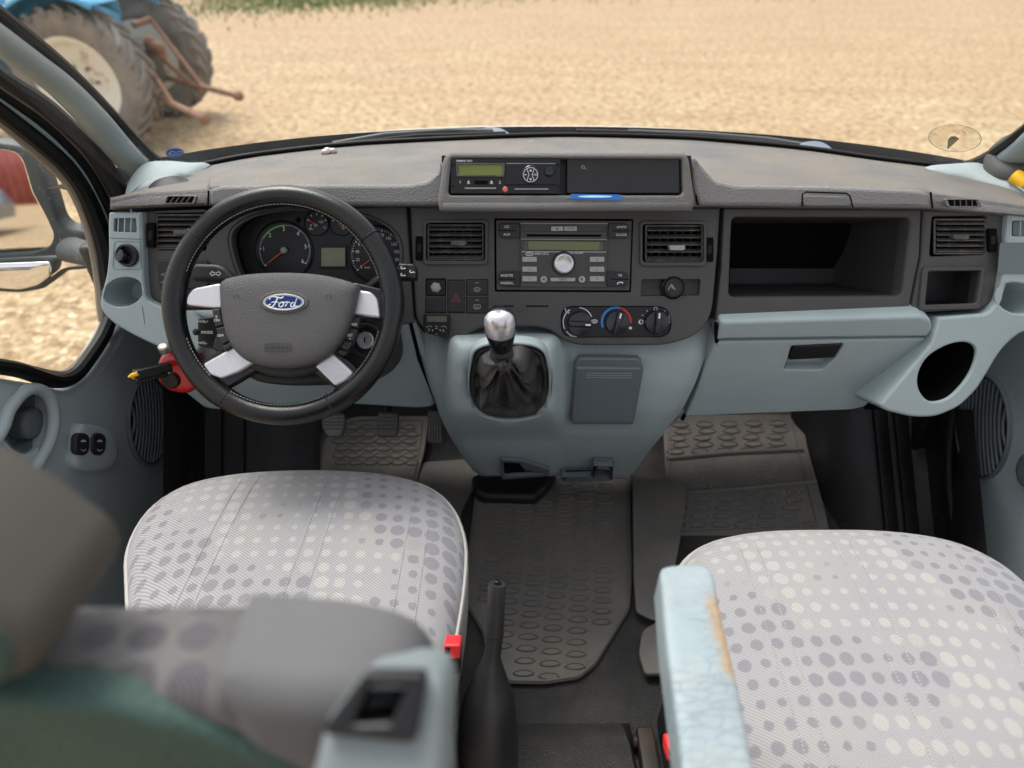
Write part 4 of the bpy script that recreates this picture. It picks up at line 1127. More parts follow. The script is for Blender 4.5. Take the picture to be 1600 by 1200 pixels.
# column behind the wheel
col_ = thing('steering_column', 'black steering column shroud with stalks and keyhole behind the steering wheel', 'steering column', SW.P(0, -.05, -.15))
CS = Fr(SW.O - SW.N*.055, SW.U, SW.V)
g = MB(); g.panel(CS, cat([(365,470),(400,446),(450,438),(530,440),(570,455),(600,480),(608,520),(600,560),(565,590),(500,600),(440,602),(385,590),(360,545),(355,500)], 4), off=0, depth=.14, bev=.018, seg=6); g.build('shroud', M['dark'], col_)
g = MB(); c = CS.p3(572, 532, .0)
g.lathe(c, CS.N, [(.027,-.02),(.027,.006),(.024,.010),(.020,.009),(.018,.004)], 32); ig = g.build('ignition_ring', M['dark'], col_)
g = MB(); g.lathe(c, CS.N, [(.0135,0),(.0135,.0075),(.012,.009),(.006,.0085),(.005,.006)], 28); g.build('ignition_barrel', M['silver'], ig)
g = MB(); g.box(c + CS.N*.0095, CS.V, CS.U, CS.N, .008, .0016, .001); g.build('keyhole', M['pit'], ig)
# indicator stalk
g = MB(); g.panel(CS, rnd([(292,425),(302,411),(338,412),(352,418),(368,436),(350,441),(300,438)], [6,6,6,8,8,6,6]), off=.012, depth=.018, bev=.006, seg=4); st = g.build('indicator_stalk', M['dark'], col_)
g = MB()
for x, m_ in ((332,-1),(341,1)):
    y = 427.5
    g.line(CS, [(x+4*m_,y),(x,y-4),(x,y-1.8),(x-3.4*m_,y-1.8),(x-3.4*m_,y+1.8),(x,y+1.8),(x,y+4)], .9, .0125, True)
g.build('symbols', M['white'], st)
# wiper stalk
g = MB(); g.tube([CS.p3(575,455,-.01), CS.p3(592,440,.0), CS.p3(612,428,.004), CS.p3(628,424,.004)], [.012,.010,.008,.009], 12); ws = g.build('wiper_stalk', M['black'], col_)
g = MB(); g.panel(CS, rnd([(622,411),(647,412),(650,418),(650,436),(620,437)], 3), off=.013, depth=.02, bev=.003); kk = g.build('stalk_end', M['black'], ws)
g = MB(); g.line(CS, [(635.5,411),(635.5,437)], .8, .0134); g.build('gap', M['pit'], kk)
g = MB()
for x, y in ((629,418),(629,429),(643,424)): g.line(CS, ell(x, y, 2.8, 2, 10)[:8], 1.1, .0134); g.line(CS, [(x+2.5,y+.5),(x+5,y+2)], 1, .0134)
g.build('symbols', M['white'], kk)
# audio remote below the indicator stalk
g = MB(); g.panel(CS, rnd([(308,497),(338,493),(352,520),(344,548),(308,540)], 4), off=.0, depth=.03, bev=.003); au = g.build('audio_remote', M['black'], col_)
g = MB(); g.text(CS, '+VOL+', 316.5, 502.5, 4.2, .0004); g.text(CS, 'MODE', 323.5, 519.5, 4.6, .0004); g.text(CS, '+VOL-', 316, 536, 4.2, .0004); g.build('lettering', M['white'], au)
g = MB(); g.lathe(CS.p3(308,519,-.004), CS.N, [(.005,0),(.0055,.004),(.003,.008)], 16); g.build('scroll_button', M['dark'], au)

# ================================================================ RED SWITCH with black key-like lever at the left of the column
rs = thing('red_rotary_switch', 'red round knob with black lever and yellow tip under the dashboard end', 'switch', LO.p3(275, 590, 0))
RF = Fr(LO.p3(275, 583, .06), (1,.15,0), (0,.25,1))
g = MB(); g.dome(RF, cat([(246,582),(250,560),(262,548),(285,545),(306,556),(316,580),(312,600),(296,613),(268,609),(252,597)], 4), -.02, .03, p=2.6, base=.03); g.build('knob', M['red'], rs)
g = MB(); g.panel(RF, rnd([(237,519),(262,517),(290,540),(300,580),(275,585),(252,556)], 6), off=-.02, depth=.05, bev=.004); g.build('red_housing', pm('dark_red_plastic', (.12,.008,.01), .5), rs)
g = MB(); a = RF.p3(268,572,.02); b_ = RF.p3(209,586,.055); d = b_-a
g.box((a+b_)/2, d, RF.V, d.cross(RF.V), d.length, .016, .014, .003); g.box(RF.p3(238,590,.03), d, RF.V, d.cross(RF.V), .05, .008, .008, .002); g.build('lever', M['black'], rs)
g = MB(); c = RF.p3(270,590,.0); g.lathe(c, RF.N, [(.016,0),(.016,.012),(.013,.016)], 24); g.build('hub', M['black'], rs)
g = MB(); g.tube([RF.p3(201,589,.057), RF.p3(208,586,.057), RF.p3(216,583,.057)], [.002,.0042,.0042], 8); g.tube([RF.p3(207,590,.052), RF.p3(218,588,.052)], .003, 8); g.build('yellow_tip', M['yellow'], rs)
g = MB(); g.lathe(RF.p3(257,549,.015), V3((.2,-.2,1)), [(.008,0),(.0085,.006),(.0085,.012),(.006,.014)], 14); g.build('bolt', pm('dull_zinc', (.5,.46,.4), .4, metal=.8), rs)

# ================================================================ RADIO
rd = thing('car_radio', 'charcoal double-height car radio with silver knob and olive display in the middle of the dashboard', 'radio', FA.p3(882, 456, .0))
RO = .022
g = MB(); g.panel(FA, rnd([(775,344),(987.5,345),(983.5,454),(776,453)], 2), off=RO-.003, depth=.05, bev=.001); g.build('radio_body', M['fascia'], rd)
disp = rnd([(817,376),(945,377),(944,392),(818,391)], 1); slot = [(822,366),(941,366.5),(938,370),(824,369.5)]
rc1 = rnd([(816,354),(947,354.5),(946,362),(817,361.5)], 1)
g = MB(); g.panel(FA, rnd([(813,348.5),(950,349),(948,449),(813,448)], 2), [disp, slot, rc1], off=RO, depth=.012, bev=.0008); pl_ = g.build('face_plate', M['fascia'], rd)
g = MB(); g.flat(FA, rc1, RO-.002); g.build('recess', M['fascia'], pl_)
g = MB(); g.flat(FA, slot, RO-.002); g.build('disc_slot', M['pit'], pl_)
g = MB(); g.flat(FA, disp, RO-.0025); g.build('display_frame', M['slat'], pl_)
g = MB(); g.flat(FA, [(825,377),(937,378),(936,391),(826,390)], RO-.0020); g.build('display', M['lcd'], pl_)
g = MB(); g.line(FA, [(815,393.2),(947,393.8)], 1.4, RO+.0004); g.line(FA, [(814,373.6),(948,374.2)], .8, RO+.0004); g.line(FA, [(813,348.8),(950,349.3)], .9, RO+.0004); g.build('highlight_trim', M['btn'], pl_)
def rbtn(poly, txt, h=3.6, mat='btn', tm_='blk_thread', off=RO+.0035, r=1.5, ox=0, oy=0):
    g = MB(); g.panel(FA, rnd(poly, r), off=off, depth=.006, bev=.0008); b_ = g.build('button', M[mat], rd)
    if txt:
        cx = sum(p[0] for p in poly)/len(poly)+ox; cy = sum(p[1] for p in poly)/len(poly)+oy
        g = MB(); g.text(FA, txt, cx, cy, h, off+.0003); g.build('lettering', M[tm_], b_)
for i, y in enumerate((401, 416.5, 431.5)):
    rbtn(rect(816, y, 839, y+8.5), str(i+1)); rbtn(rect(921.5, y, 944.5, y+8.5), str(i+4))
rbtn(rect(860, 434, 899, 439.8), 'MENU', 3.4)
rbtn(rect(861, 353.5, 880.5, 361), ''); rbtn(rect(881.5, 353.5, 901.5, 361), 'LOAD', 3.2)
g = MB(); g.flat(FA, [(868,358.5),(873,358.5),(870.5,355.8)], RO+.0040); g.build('eject_symbol', M['blk_thread'], rd)
for cx, s_ in ((849.5, -1), (909, 1)):
    g = MB(); g.lathe(FA.p3(cx, 436.5, RO), FA.N, [(.0058,0),(.0058,.004),(.0048,.0048),(.001,.0048)], 24); b_ = g.build('seek_button', M['btn'], rd)
    g = MB(); g.flat(FA, [(cx+s_*2.2,436.5),(cx-s_*1.5,434),(cx-s_*1.5,439)], RO+.0052); g.build('symbol', M['blk_thread'], b_)
for poly, t1, t2 in (([(780,351),(784,348.5),(812,349),(812,372),(784,372),(780,368)], 'CD', 'AUX'), ([(951,349),(980,349.5),(983.5,353),(982.5,369),(979,372.5),(950,372)], 'AM/FM', 'CLOCK'),
                     ([(780,427),(784,424.5),(812,424.5),(812,448),(784,447),(780,443)], 'BASS/TRE', 'FADE/BAL'), ([(949,424.5),(978,425),(981.5,428),(980,444),(976,448),(948,447)], 'TA', '')):
    g = MB(); g.panel(FA, rnd(poly, 2.5), off=RO+.003, depth=.006, bev=.0009); b_ = g.build('button', M['dark'], rd)
    cx = (poly[0][0]+poly[2][0])/2 + .5; cx = sum(p[0] for p in poly)/6; y0 = min(p[1] for p in poly)
    if t2 or t1 == 'TA':
        g = MB(); g.text(FA, t1, cx, y0+6, 3.7, RO+.0034, sx=.9 if len(t1) > 5 else 1)
        if t2: g.text(FA, t2, cx, y0+18, 3.7, RO+.0034, sx=.9 if len(t2) > 5 else 1)
        else: g.line(FA, cat([(cx-4,y0+20),(cx-3.5,y0+18),(cx,y0+16.5),(cx+4,y0+17),(cx+4,y0+18.5)], 4, False), 1.5, RO+.0034)
        g.build('lettering', M['white'], b_)
    g = MB(); g.line(FA, [(cx-14,y0+11.7),(cx+14,y0+11.9)], 1.3, RO+.0034); g.build('gap', M['pit'], b_)
g = MB(); c = FA.p3(880.5, 411.5, RO)
g.lathe(c, FA.N, [(.0205,-.001),(.0195,.0012),(.018,.001)], 40); g.build('knob_recess', M['dark'], rd)
g = MB(); g.lathe(c, FA.N, [(.0165,0),(.0165,.009),(.0155,.0115),(.0135,.0125),(.0120,.0120),(.0085,.0105),(.001,.010)], 48); g.build('volume_knob', M['silver'], rd)
g = MB(); g.text(FA, '6006 CDC', 846.5, 396.4, 3.6, RO+.0005); g.text(FA, 'VOL ON/OFF', 900, 395.5, 2.8, RO+.0005); g.line(FA, ell(827.5, 396.8, 6, 2.6, 18), .8, RO+.0005, True); g.text(FA, 'Ford', 827.5, 396.8, 2.8, RO+.0005, shear=.4)
g.build('lettering', M['white'], rd)

# ================================================================ TACHOGRAPH
tc = thing('tachograph', 'black slot-in tachograph with green display in the left half of the top housing', 'tachograph', FA.p3(790, 303, POD-.02))
TO = POD-.002
g = MB(); g.panel(FA, rnd([(704.5,247),(876,247.5),(875,303.5),(704,303)], 2), off=TO, depth=.05, bev=.0015); g.build('body', M['black'], tc)
g = MB(); g.panel(FA, rnd([(712.5,254.5),(789,255),(788,276),(713.5,275.5)], 1.5), [rect(716.5,257.5,785,273)], off=TO+.0025, depth=.004, bev=.0005); df = g.build('display_bezel', M['slat'], tc)
g = MB(); g.flat(FA, rect(716,257,785.5,273.5), TO+.0008); g.build('display', M['lcd3'], df)
g = MB(); g.panel(FA, rnd(rect(790.5,255.5,868,289), 1.5), off=TO+.003, depth=.006, bev=.001); dr = g.build('printer_drawer', M['black'], tc)
g = MB(); g.line(FA, [(791,255.2),(868,255.5)], .8, TO+.0033); g.build('drawer_edge', M['grey_print'], dr)
g = MB(); g.lathe(FA.p3(829,273,TO+.002), FA.N, [(.0135,0),(.0135,.003),(.0125,.0038),(.001,.0038)], 32); kp_ = g.build('cursor_pad', M['gloss'], dr)
g = MB(); o_ = TO+.0062
g.line(FA, ell(829,273,11.2,11.2,36), .7, o_, True)
g.line(FA, [(823.5,264),(826.5,273),(823.5,282)], .7, o_); g.line(FA, [(834.5,264),(831.5,273),(834.5,282)], .7, o_)
g.flat(FA, [(829,264.5),(831,267.5),(827,267.5)], o_); g.flat(FA, [(829,282),(831,279),(827,279)], o_); g.line(FA, [(819,273),(823,273)], .9, o_); g.text(FA, 'OK', 836.5, 273, 3, o_)
g.build('symbols', M['white'], kp_)
g = MB(); g.lathe(FA.p3(858,268,TO+.002), FA.N, [(.0078,0),(.0078,.003),(.0066,.0055),(.003,.0065)], 24); g.build('push_button', M['gloss'], dr)
g = MB(); o_ = TO+.0005
g.text(FA, 'SIEMENS VDO', 725.5, 251.5, 2.9, o_, bold=.01)
g.text(FA, '1', 719, 284.5, 4.5, o_); g.text(FA, '2', 781, 285, 4.5, o_)
for x in (732, 768): g.flat(FA, [(x,281.8),(x+2.2,285.2),(x-2.2,285.2)], o_); g.line(FA, [(x-2.2,286.8),(x+2.2,286.8)], .8, o_)
g.build('lettering', M['white'], tc)
g = MB()
for x0, x1, y in ((726,775,294),(804,857,295.2)):
    g.panel(FA, rect(x0, y-1, x1, y+1.2), off=TO+.001, depth=.003, bev=.0004)
g.build('card_slot', M['grey_print'], tc)
g = MB(); g.lathe(FA.p3(789.5,296,TO), FA.N, [(.0042,0),(.0042,.002),(.003,.003)], 20); g.build('red_button', pm('pale_red_plastic', (.62,.12,.12), .4), tc)
g = MB(); g.panel(FA, rnd(rect(741,282,762,288), 1), off=TO+.001, depth=.003, bev=.0005)
for x in (708, 872):
    for y in (258, 291): g.lathe(FA.p3(x, y, TO), FA.N, [(.0016,0),(.0016,.0006),(.001,.0006)], 10)
g.build('seal_plate', M['pit'], tc)
# blue card resting on the ledge
g = MB(); cf_ = Fr(FA.p3(931, 309, POD-.004), (1,0,0), (0, .55, .83))
g.panel(cf_, rnd([(892,303),(970,304),(971,313),(892,311)], 1.5), off=.012, depth=.0012, bev=.0003); cr_ = g.build('plastic_card', M['card'], label='bright blue plastic card leaning on the ledge under the top housing', cat='card')
g = MB(); g.flat(cf_, ell(930,307,27,1.7,20), .0123); g.build('card_print', M['cardw'], cr_)
# black disc on the dash top left
g = MB(); c = onZ(266, 293, ZT+.012); g.lathe(c, (0,-.12,1), [(.030,0),(.033,.002),(.033,.005),(.030,.007),(.012,.0085),(.001,.0085)], 40)
dd = g.build('black_disc', M['dark'], label='flat round black puck lying on the left end of the dashboard', cat='puck')
g = MB(); fr_ = Fr(c + V3((0,0,.0085)), (1,0,0), (0,1,.12)); 
for q in ([(256,292),(268,289),(276,289)],[(262,294),(274,291),(281,290)]): g.line(fr_, q, .8, .001)
g.build('disc_print', M['white'], dd)

# windscreen stickers (thin, on the inside of the pane)
SF = Fr(up(onZ(272, 250, ZT), .012) + V3((0,-.004,.004)), (1,.18,0), (0,-1.15,1))
def pane_pt(x, y):
    r = ray(x, y); best = None
    fr = Fr(up(onZ(300 if x < 800 else 1460, 262, ZT), .0), (1, .42 if x < 800 else -.42, 0), (0,-1.15,1)); return fr
sf1 = Fr(onY(273, 239, 1.16), (1,.45,0), V3((0,-.75,.66)))
g = MB(); g.flat(sf1, ell(273,239,14,7.2,32,R(-5)), 0); b1 = g.build('oval_sticker', pm('blue_sticker', (.03,.10,.40), .5), label='small blue oval sticker at the lower left corner of the windscreen', cat='sticker', solid=.0003)
g = MB(); g.line(sf1, cat([(264,241),(268,236),(275,238),(282,236),(285,238)], 4, False), .9, .001); g.line(sf1, [(266,242.5),(283,240.5)], .6, .001); g.build('sticker_print', M['white'], b1)
sf2 = Fr(onY(1492, 217, 1.16), (1,-.45,0), V3((0,-.75,.66)))
g = MB(); g.flat(sf2, ell(1492,216,42,22,48,R(3)), 0); b2 = g.build('round_sticker', M['vign'], label='round clear sticker with white scale ring at the lower right of the windscreen', cat='sticker')
g = MB(); g.line(sf2, ell(1492,216,41,21,48,R(3)), 1.6, .001, True)
for k in range(12):
    a = 2*PI*k/12; x, y = 1492+37*math.cos(a), 216+18.5*math.sin(a); g.text(sf2, str((k*5) % 60 or 60), x, y, 3.5, .001)
g.build('scale_ring', pm('cream_print', (.8,.74,.58), .6), b2)
g = MB(); g.flat(sf2, [(1480,234),(1481,218),(1486,213),(1493,212.5),(1499,217)], .0015); g.build('pointer', pm('olive_sticker', (.33,.29,.17), .5), b2)
g = MB(); g.line(sf2, cat([(1488,206),(1494,203),(1502,204),(1508,208)], 4, False), .8, .0015); g.line(sf2, ell(1497,207.5,3,2,10), .6, .0015, True); g.line(sf2, ell(1505,209,3,2,10), .6, .0015, True); g.line(sf2, ell(1490,217,1.5,1.5,10), 1.2, .002, True); g.build('red_print', M['redp'], b2)
# crumbs / tags on the glass edge
g = MB()
for i in range(26):
    x = random.uniform(430, 1400); p = onZ(x, interp(x, wb)+random.uniform(6,26), ZT+.008); a = random.random()*3; g.tube([p, p + V3((math.cos(a)*random.uniform(.004,.014), math.sin(a)*.01, 0))], .0006, 4)
g.build('straw_bits', M['wood'], kind='stuff', label='tiny bits of straw scattered on the dusty dashboard top')
g = MB()
for x, y in ((512,235),(520,236),(508,238)): g.ball(onZ(x, y, ZT+.012), .009, .006, .006, n=8, m=6)
g.build('crumpled_wrapper', pm('pinkish_foil', (.5,.4,.4), .4, metal=.3), label='small crumpled pinkish scrap at the glass above the steering wheel', cat='litter')

# ================================================================ LEFT DOOR
XD = -.80
DL = Fr((XD, .9, CZ-.8), (0,1,0), (0,0,1))      # right-hand vector along +Y, normal = +X
dl = thing('cab_door', 'driver door with window switches, ribbed speaker grille and outside mirror', 'door', (XD, .9, CZ-1.15))
dpoly = [(-80,598),(0,588),(60,598),(110,610),(146,582),(180,530),(205,480),(276,480),(280,640),(276,790),(262,900),(200,1100),(-80,1200)]
hring = cat([(2,672),(14,640),(38,612),(60,608),(76,622),(82,650),(76,682),(60,702),(30,706)], 4)
g = MB(); g.panel(DL, rnd(dpoly, [4,10,10,14,14,30,10,10,10,20,20,20,4]), [hring], off=0, depth=.05, bev=.018, hbev=.006, seg=5); g.build('door_card', M['door'], dl)
well(DL, hring, -.004, .045, M['blued'], 'handle_recess', dl, .8)
g = MB(); g.tube(cat([tuple(DL.p3(x, y, .004)) for x, y in [(-30,720),(2,672),(14,640),(38,612),(60,608),(77,622),(84,652),(79,685),(64,716),(36,760),(0,800),(-40,840)]], 5, False), .010, 12); g.build('handle_surround', M['door'], dl)
g = MB(); g.dome(DL, cat([(30,668),(36,645),(52,636),(66,646),(68,668),(56,684),(38,686)], 4), -.035, .02, base=.01); g.build('inner_handle', M['blued'], dl)
# switch pod
g = MB(); g.dome(DL, cat([(112,706),(120,668),(130,661),(160,668),(176,684),(182,708),(172,730),(140,737),(114,730)], 4), .0, .020, p=4, rings=8, base=.02); pd = g.build('switch_pod', M['door'], dl)
for cx in (130.5, 156):
    g = MB(); g.panel(DL, rnd([(cx-11,682),(cx-5,676),(cx+6,677),(cx+11,684),(cx+10,704),(cx+4,712),(cx-7,711),(cx-12,704)], 6), off=.024, depth=.01, bev=.003); b_ = g.build('window_switch', M['dark'], pd)
    g = MB(); g.line(DL, cat([(cx-4,690),(cx,687.5),(cx+4,690)], 4, False), 1.3, .0246); g.line(DL, [(cx-4,690),(cx+4,690)], .9, .0246)
    g.line(DL, cat([(cx-4,702),(cx,704.5),(cx+4,702)], 4, False), 1.1, .0246); g.build('symbols', M['white'], b_)
# speaker grille
def grille(fr, cx, cy, rx, ry, parent, mirror=1):
    g = MB(); g.panel(fr, ell(cx, cy, rx, ry, 40), [ell(cx, cy, rx*.93, ry*.95, 40)], off=.010, depth=.02, bev=.003); o = g.build('speaker_grille', M['blued'], parent)
    g = MB(); g.flat(fr, ell(cx, cy, rx*.95, ry*.96, 40), .002); g.build('grille_base', M['dark'], o)
    g = MB()
    for k in range(13):
        u = -1 + 2*(k+.5)/13; x = cx + rx*.92*u; h = ry*.93*math.sqrt(max(0, 1-u*u))
        pts = [(x + mirror*5*(1-((j/8-.5)*2)**2) - mirror*3, cy + h*(2*j/8-1)) for j in range(9)]
        g.tube([fr.p3(px_, py_, .007) for px_, py_ in pts], .0034, 6, flat=.9)
    g.build('rib', M['blued'], o)
grille(DL, 237, 658, 34, 70, dl)
# window frame strips, running down in front of the dash
P0 = [(-40,168),(8,203),(60,248),(100,285),(122,322),(140,372),(152,430),(160,500),(166,530)]
P1 = [(-40,80),(0,112),(60,150),(100,184),(140,222),(170,262),(196,310),(212,370),(206,440)]
c0_ = cat(P0, 5, False); c1_ = cat(P1, 5, False)
def strip(s0, s1, mat, name, X, par):
    mid = [((lerp(a[0], b[0], (s0+s1)/2)), lerp(a[1], b[1], (s0+s1)/2)) for a, b in zip(c0_, c1_)]
    wd = [math.hypot(b[0]-a[0], b[1]-a[1])*(s1-s0)*.5/F*1.25*.72 for a, b in zip(c0_, c1_)]
    P_ = [onX(x, y, X) for x, y in mid]
    g = MB(); g.tube(P_, [max(.004, w_*((CAM-p).length/1.25)) for w_, p in zip(wd, P_)], 10); return g.build(name, M[mat], par)
strip(-.02, .14, 'beige', 'window_frame', -.815, dl); strip(.12, .42, 'seal', 'window_seal', -.805, dl); strip(.40, .56, 'blue', 'frame_trim', -.80, dl)
strip(.54, .70, 'seal', 'door_seal', -.79, van); strip(.68, .80, 'beige', 'door_aperture', -.785, van); strip(.78, 1.08, 'dark', 'pillar_seal', -.77, van)
g = MB(); s1_ = cat([tuple(onX(x, y, -.80)) for x, y in [(172,500),(160,528),(142,556),(118,586),(92,596),(60,588),(20,576),(-60,566)]], 5, False); g.tube(s1_, .013, 10); g.build('window_seal', M['seal'], dl)
g = MB(); s1_ = cat([tuple(onX(x, y, -.815)) for x, y in [(164,500),(150,530),(130,558),(104,582),(82,584),(50,577),(10,569),(-60,558)]], 5, False); g.tube(s1_, .007, 8); g.build('window_frame', M['beige'], dl)
WL = Fr((-.83,.9,CZ-.6), (0,1,0), (0,0,1))
g = MB(); g.flat(WL, [(-200,100),(8,195),(100,280),(125,325),(150,420),(163,500),(105,592),(60,590),(-200,560)], 0); g.build('window_pane', M['glass'], dl)
# outside mirror
Mp = at(40, 325, 1.42); dv = (Mp-CAM).normalized(); rv = V3((-.36,-.93, math.tan(R(-3.2)))).normalized(); nv = (rv-dv).normalized()
MF = Fr(Mp, V3((0,0,1)).cross(nv), nv.cross(V3((0,0,1)).cross(nv)))
mo = [(-90,222),(-10,221),(26,226),(48,238),(62,262),(76,300),(90,345),(104,358),(140,362),(146,392),(158,420),(104,424),(88,436),(66,453),(30,459),(-20,456),(-90,440)]
m1 = rnd([(-70,232),(0,233),(26,238),(36,252),(50,300),(72,340),(84,368),(78,386),(50,396),(-70,404)], [4,6,8,8,8,8,8,10,8,4])
m2 = rnd([(-70,414),(76,409),(81,416),(79,430),(58,446),(30,453),(-10,450),(-70,436)], [4,5,4,8,8,10,8,4])
g = MB(); g.panel(MF, rnd(mo, 8), [m1, m2], off=.012, depth=.05, bev=.010, hbev=.004, seg=4); mh = g.build('mirror_housing', M['mirrorh'], dl)
g = MB(); g.flat(MF, m1, 0); g.build('mirror_glass', M['mirror'], mh)
nv2 = (V3((-.42,-.88,-.16)).normalized()-(at(30,430,1.42)-CAM).normalized()).normalized(); M2F = Fr(at(30,430,1.425), V3((0,0,1)).cross(nv2), nv2.cross(V3((0,0,1)).cross(nv2)))
g = MB(); g.dome(M2F, m2, -.004, .006, p=1.3, rings=8); g.build('wide_angle_glass', M['mirror'], mh)
g = MB(); g.tube([at(110,390,1.43), at(150,400,1.40), onX(200,400,-.86)], [.034,.030,.03], 14, flat=.8); g.build('mirror_arm', M['mirrorh'], dl)

dl['kind'] = 'thing'
# ================================================================ RIGHT DOOR
XR = .985
DR = Fr((XR, .9, CZ-.8), (0,-1,0), (0,0,1))
dr_ = thing('cab_door', 'passenger door at the right edge with oval ribbed speaker grille', 'door', (XR, .9, CZ-1.15))
g = MB(); g.panel(DR, rnd([(1524,560),(1560,520),(1700,470),(1900,470),(1900,1300),(1700,1200),(1560,1000),(1505,860),(1488,700),(1505,620)], 20), off=0, depth=.05, bev=.012, seg=4); g.build('door_card', M['door'], dr_)
dr_['kind'] = 'thing'
grille(DR, 1533, 667, 42, 82, dr_, -1)
g = MB(); g.dome(DR, ell(1612, 735, 22, 30, 24), 0, .02, p=3, base=.02); g.build('armrest_end', M['blued'], dr_)
g = MB(); g.tube(cat([tuple(onX(x, y, XR-.01)) for x, y in [(1492,830),(1484,760),(1484,690),(1494,620)]], 5, False), .012, 10); g.build('door_seal', M['seal'], dr_)

# grab handle with yellow emergency grip at the right pillar
gh = thing('grab_handle', 'dark grey grab handle bracket with yellow grip on the right windscreen pillar', 'handle', onX(1565, 300, .86))
g = MB(); a_ = at(1560,255,1.20); 
g.tube(cat([tuple(at(*q)) for q in [(1598,222,1.19),(1578,228,1.18),(1562,248,1.17),(1566,268,1.15),(1584,274,1.13),(1604,270,1.12)]], 5, False), [.016+.008*math.sin(PI*i/25) for i in range(26)], 16); g.build('bracket', M['fascia'], gh)
g = MB(); g.tube([at(*q) for q in [(1584,274,1.11),(1600,284,1.10),(1625,292,1.10)]], [.011,.014,.014], 14); g.build('yellow_grip', M['yellow'], gh)
g = MB(); g.tube([at(*q) for q in [(1590,292,1.15),(1600,310,1.15),(1606,330,1.15)]], .018, 10); g.build('handle_base', M['black'], gh)

# ================================================================ FOOTWELLS
# passenger side: shiny black moulded trim
g = MB(); rows = []
for y_, zz in ((0, FZ+.0), (.15, FZ+.12), (.35, FZ+.40), (.40, FZ+.60)): pass
tr = []
for py, t0 in ((640,1.62),(700,1.62),(760,1.58),(830,1.52),(900,1.45)):
    row = []
    for px, dt in ((1235,.10),(1262,.06),(1300,.0),(1340,-.03),(1362,-.035),(1366,-.05),(1382,-.05),(1386,-.035),(1394,-.037),(1398,-.055),(1414,-.055),(1418,-.04),(1440,-.05),(1462,-.09),(1470,-.13),(1488,-.2),(1500,-.26),(1520,-.3)):
        row.append(at(px + (py-640)*.10, py, t0+dt))
    tr.append(row)
g.grid(tr); g.build('wheel_arch_trim', M['trim'], van, recalc=True, smooth=50)
# driver side trim
g = MB(); tr = []
for py, t0 in ((600,1.60),(680,1.60),(760,1.55),(860,1.5)):
    tr.append([at(px, py, t0+dt) for px, dt in ((255,-.36),(272,-.30),(286,-.22),(292,-.12),(316,-.08),(320,-.05),(345,-.03),(350,.0),(380,.02),(384,.04),(430,.06),(480,.07),(500,.1))])
g.grid(tr); g.build('wheel_arch_trim', M['trim'], van, recalc=True, smooth=50)
# mats
def matthing(outl, label, plane, studs, extra=None, thick=.004, grp='rubber floor mats', rim=True, inner=None):
    t = thing('floor_mat', label, 'floor mat', plane.p3(*outl[0]), grp)
    g = MB(); g.panel(plane, rnd(outl, 6), off=0, depth=thick, bev=.0015)
    g.build('mat', M['rubber'], t)
    if inner: 
        g = MB(); p_ = [plane.p3(x, y, .0015) for x, y in rnd(inner, 6)]; g.tube(p_, .0028, 6, closed=True); g.build('raised_edge', M['rubber'], t)
    g = MB()
    for sx_, sy_, rx, ry in studs:
        l_ = [plane.uv(x, y, 0) for x, y in ell(sx_, sy_, rx, ry, 16)]
        if area(l_) < 0: l_.reverse()
        cu = sum(q[0] for q in l_)/16; cv = sum(q[1] for q in l_)/16
        lp = [[plane.P(cu+(u-cu)*k, cv+(v-cv)*k, h) for u, v in l_] for k, h in ((1.10,0),(1.0,.0030),(.92,.0040),(.80,.0016),(.2,.0016))]
        g.loop_strip(lp, True, False, True)
    if studs: g.build('raised_ovals', M['rubber'], t)
    return t
FL = Fr((0, .9, FZ+.014), (1,0,0), (0,1,0))
mo_ = [(742,770),(757,784),(826,787),(846,770),(872,742),(985,742),(985,750),(988,905),(984,952),(930,1040),(905,1060),(850,1068),(795,1067),(764,1030),(752,985),(723,935),(726,905)]
def inpoly(x, y, P):
    c = False
    for i in range(len(P)):
        (x1, y1), (x2, y2) = P[i-1], P[i]
        if (y1 > y) != (y2 > y) and x < (x2-x1)*(y-y1)/(y2-y1)+x1: c = not c
    return c
shr = [(lerp(865, x, .93), lerp(910, y, .955)) for x, y in mo_]
studs = []
for j in range(30):
    for i in range(-3, 12):
        # staggered rows in floor metres, then back to pixels
        X = -.075 + i*.0485 + j*.0035; Yv = .66 + j*.0255 - i*.006
        p = V3((X, Yv, FZ+.014)) - CAM; dpt = p.y*cp - p.z*sp; xx = 800 + p.x/dpt*F; dn = -(p.y*sp) - p.z*cp; yy = 600 + dn/dpt*F
        if inpoly(xx-16, yy, shr) and inpoly(xx+16, yy, shr) and yy > 755: studs.append((xx, yy, .0195/dpt*F, .0085/dpt*F*.72))
matthing(mo_, 'dusty black rubber floor mat with raised ovals between the two seats', FL, studs, inner=[(lerp(865,x,.97), lerp(910,y,.975)) for x, y in mo_])
FL2 = Fr((0,.9,FZ+.022), (1,0,.05), (0,1,.02))
g = MB(); g.panel(FL2, rnd([(988,740),(1040,748),(1071,757),(1070,800),(1058,870),(1045,930),(1026,970),(1014,966),(994,956),(990,905)], 6), off=0, depth=.004, bev=.002)
g.build('mat_flap', M['rubber'], label='plain black rubber flap between the centre mat and the passenger mat', cat='mat flap')
g = MB(); fl3 = Fr((0,.9,FZ+.03), (1,0,0), (0,1,0)); g.panel(fl3, rnd([(1003,985),(1020,974),(1048,965),(1062,1052),(1008,1053),(998,1020)], 8), off=0, depth=.01, bev=.003); g.build('mat_offcut', M['rubber'], label='small rounded grey rubber piece beside the worn armrest', cat='mat')
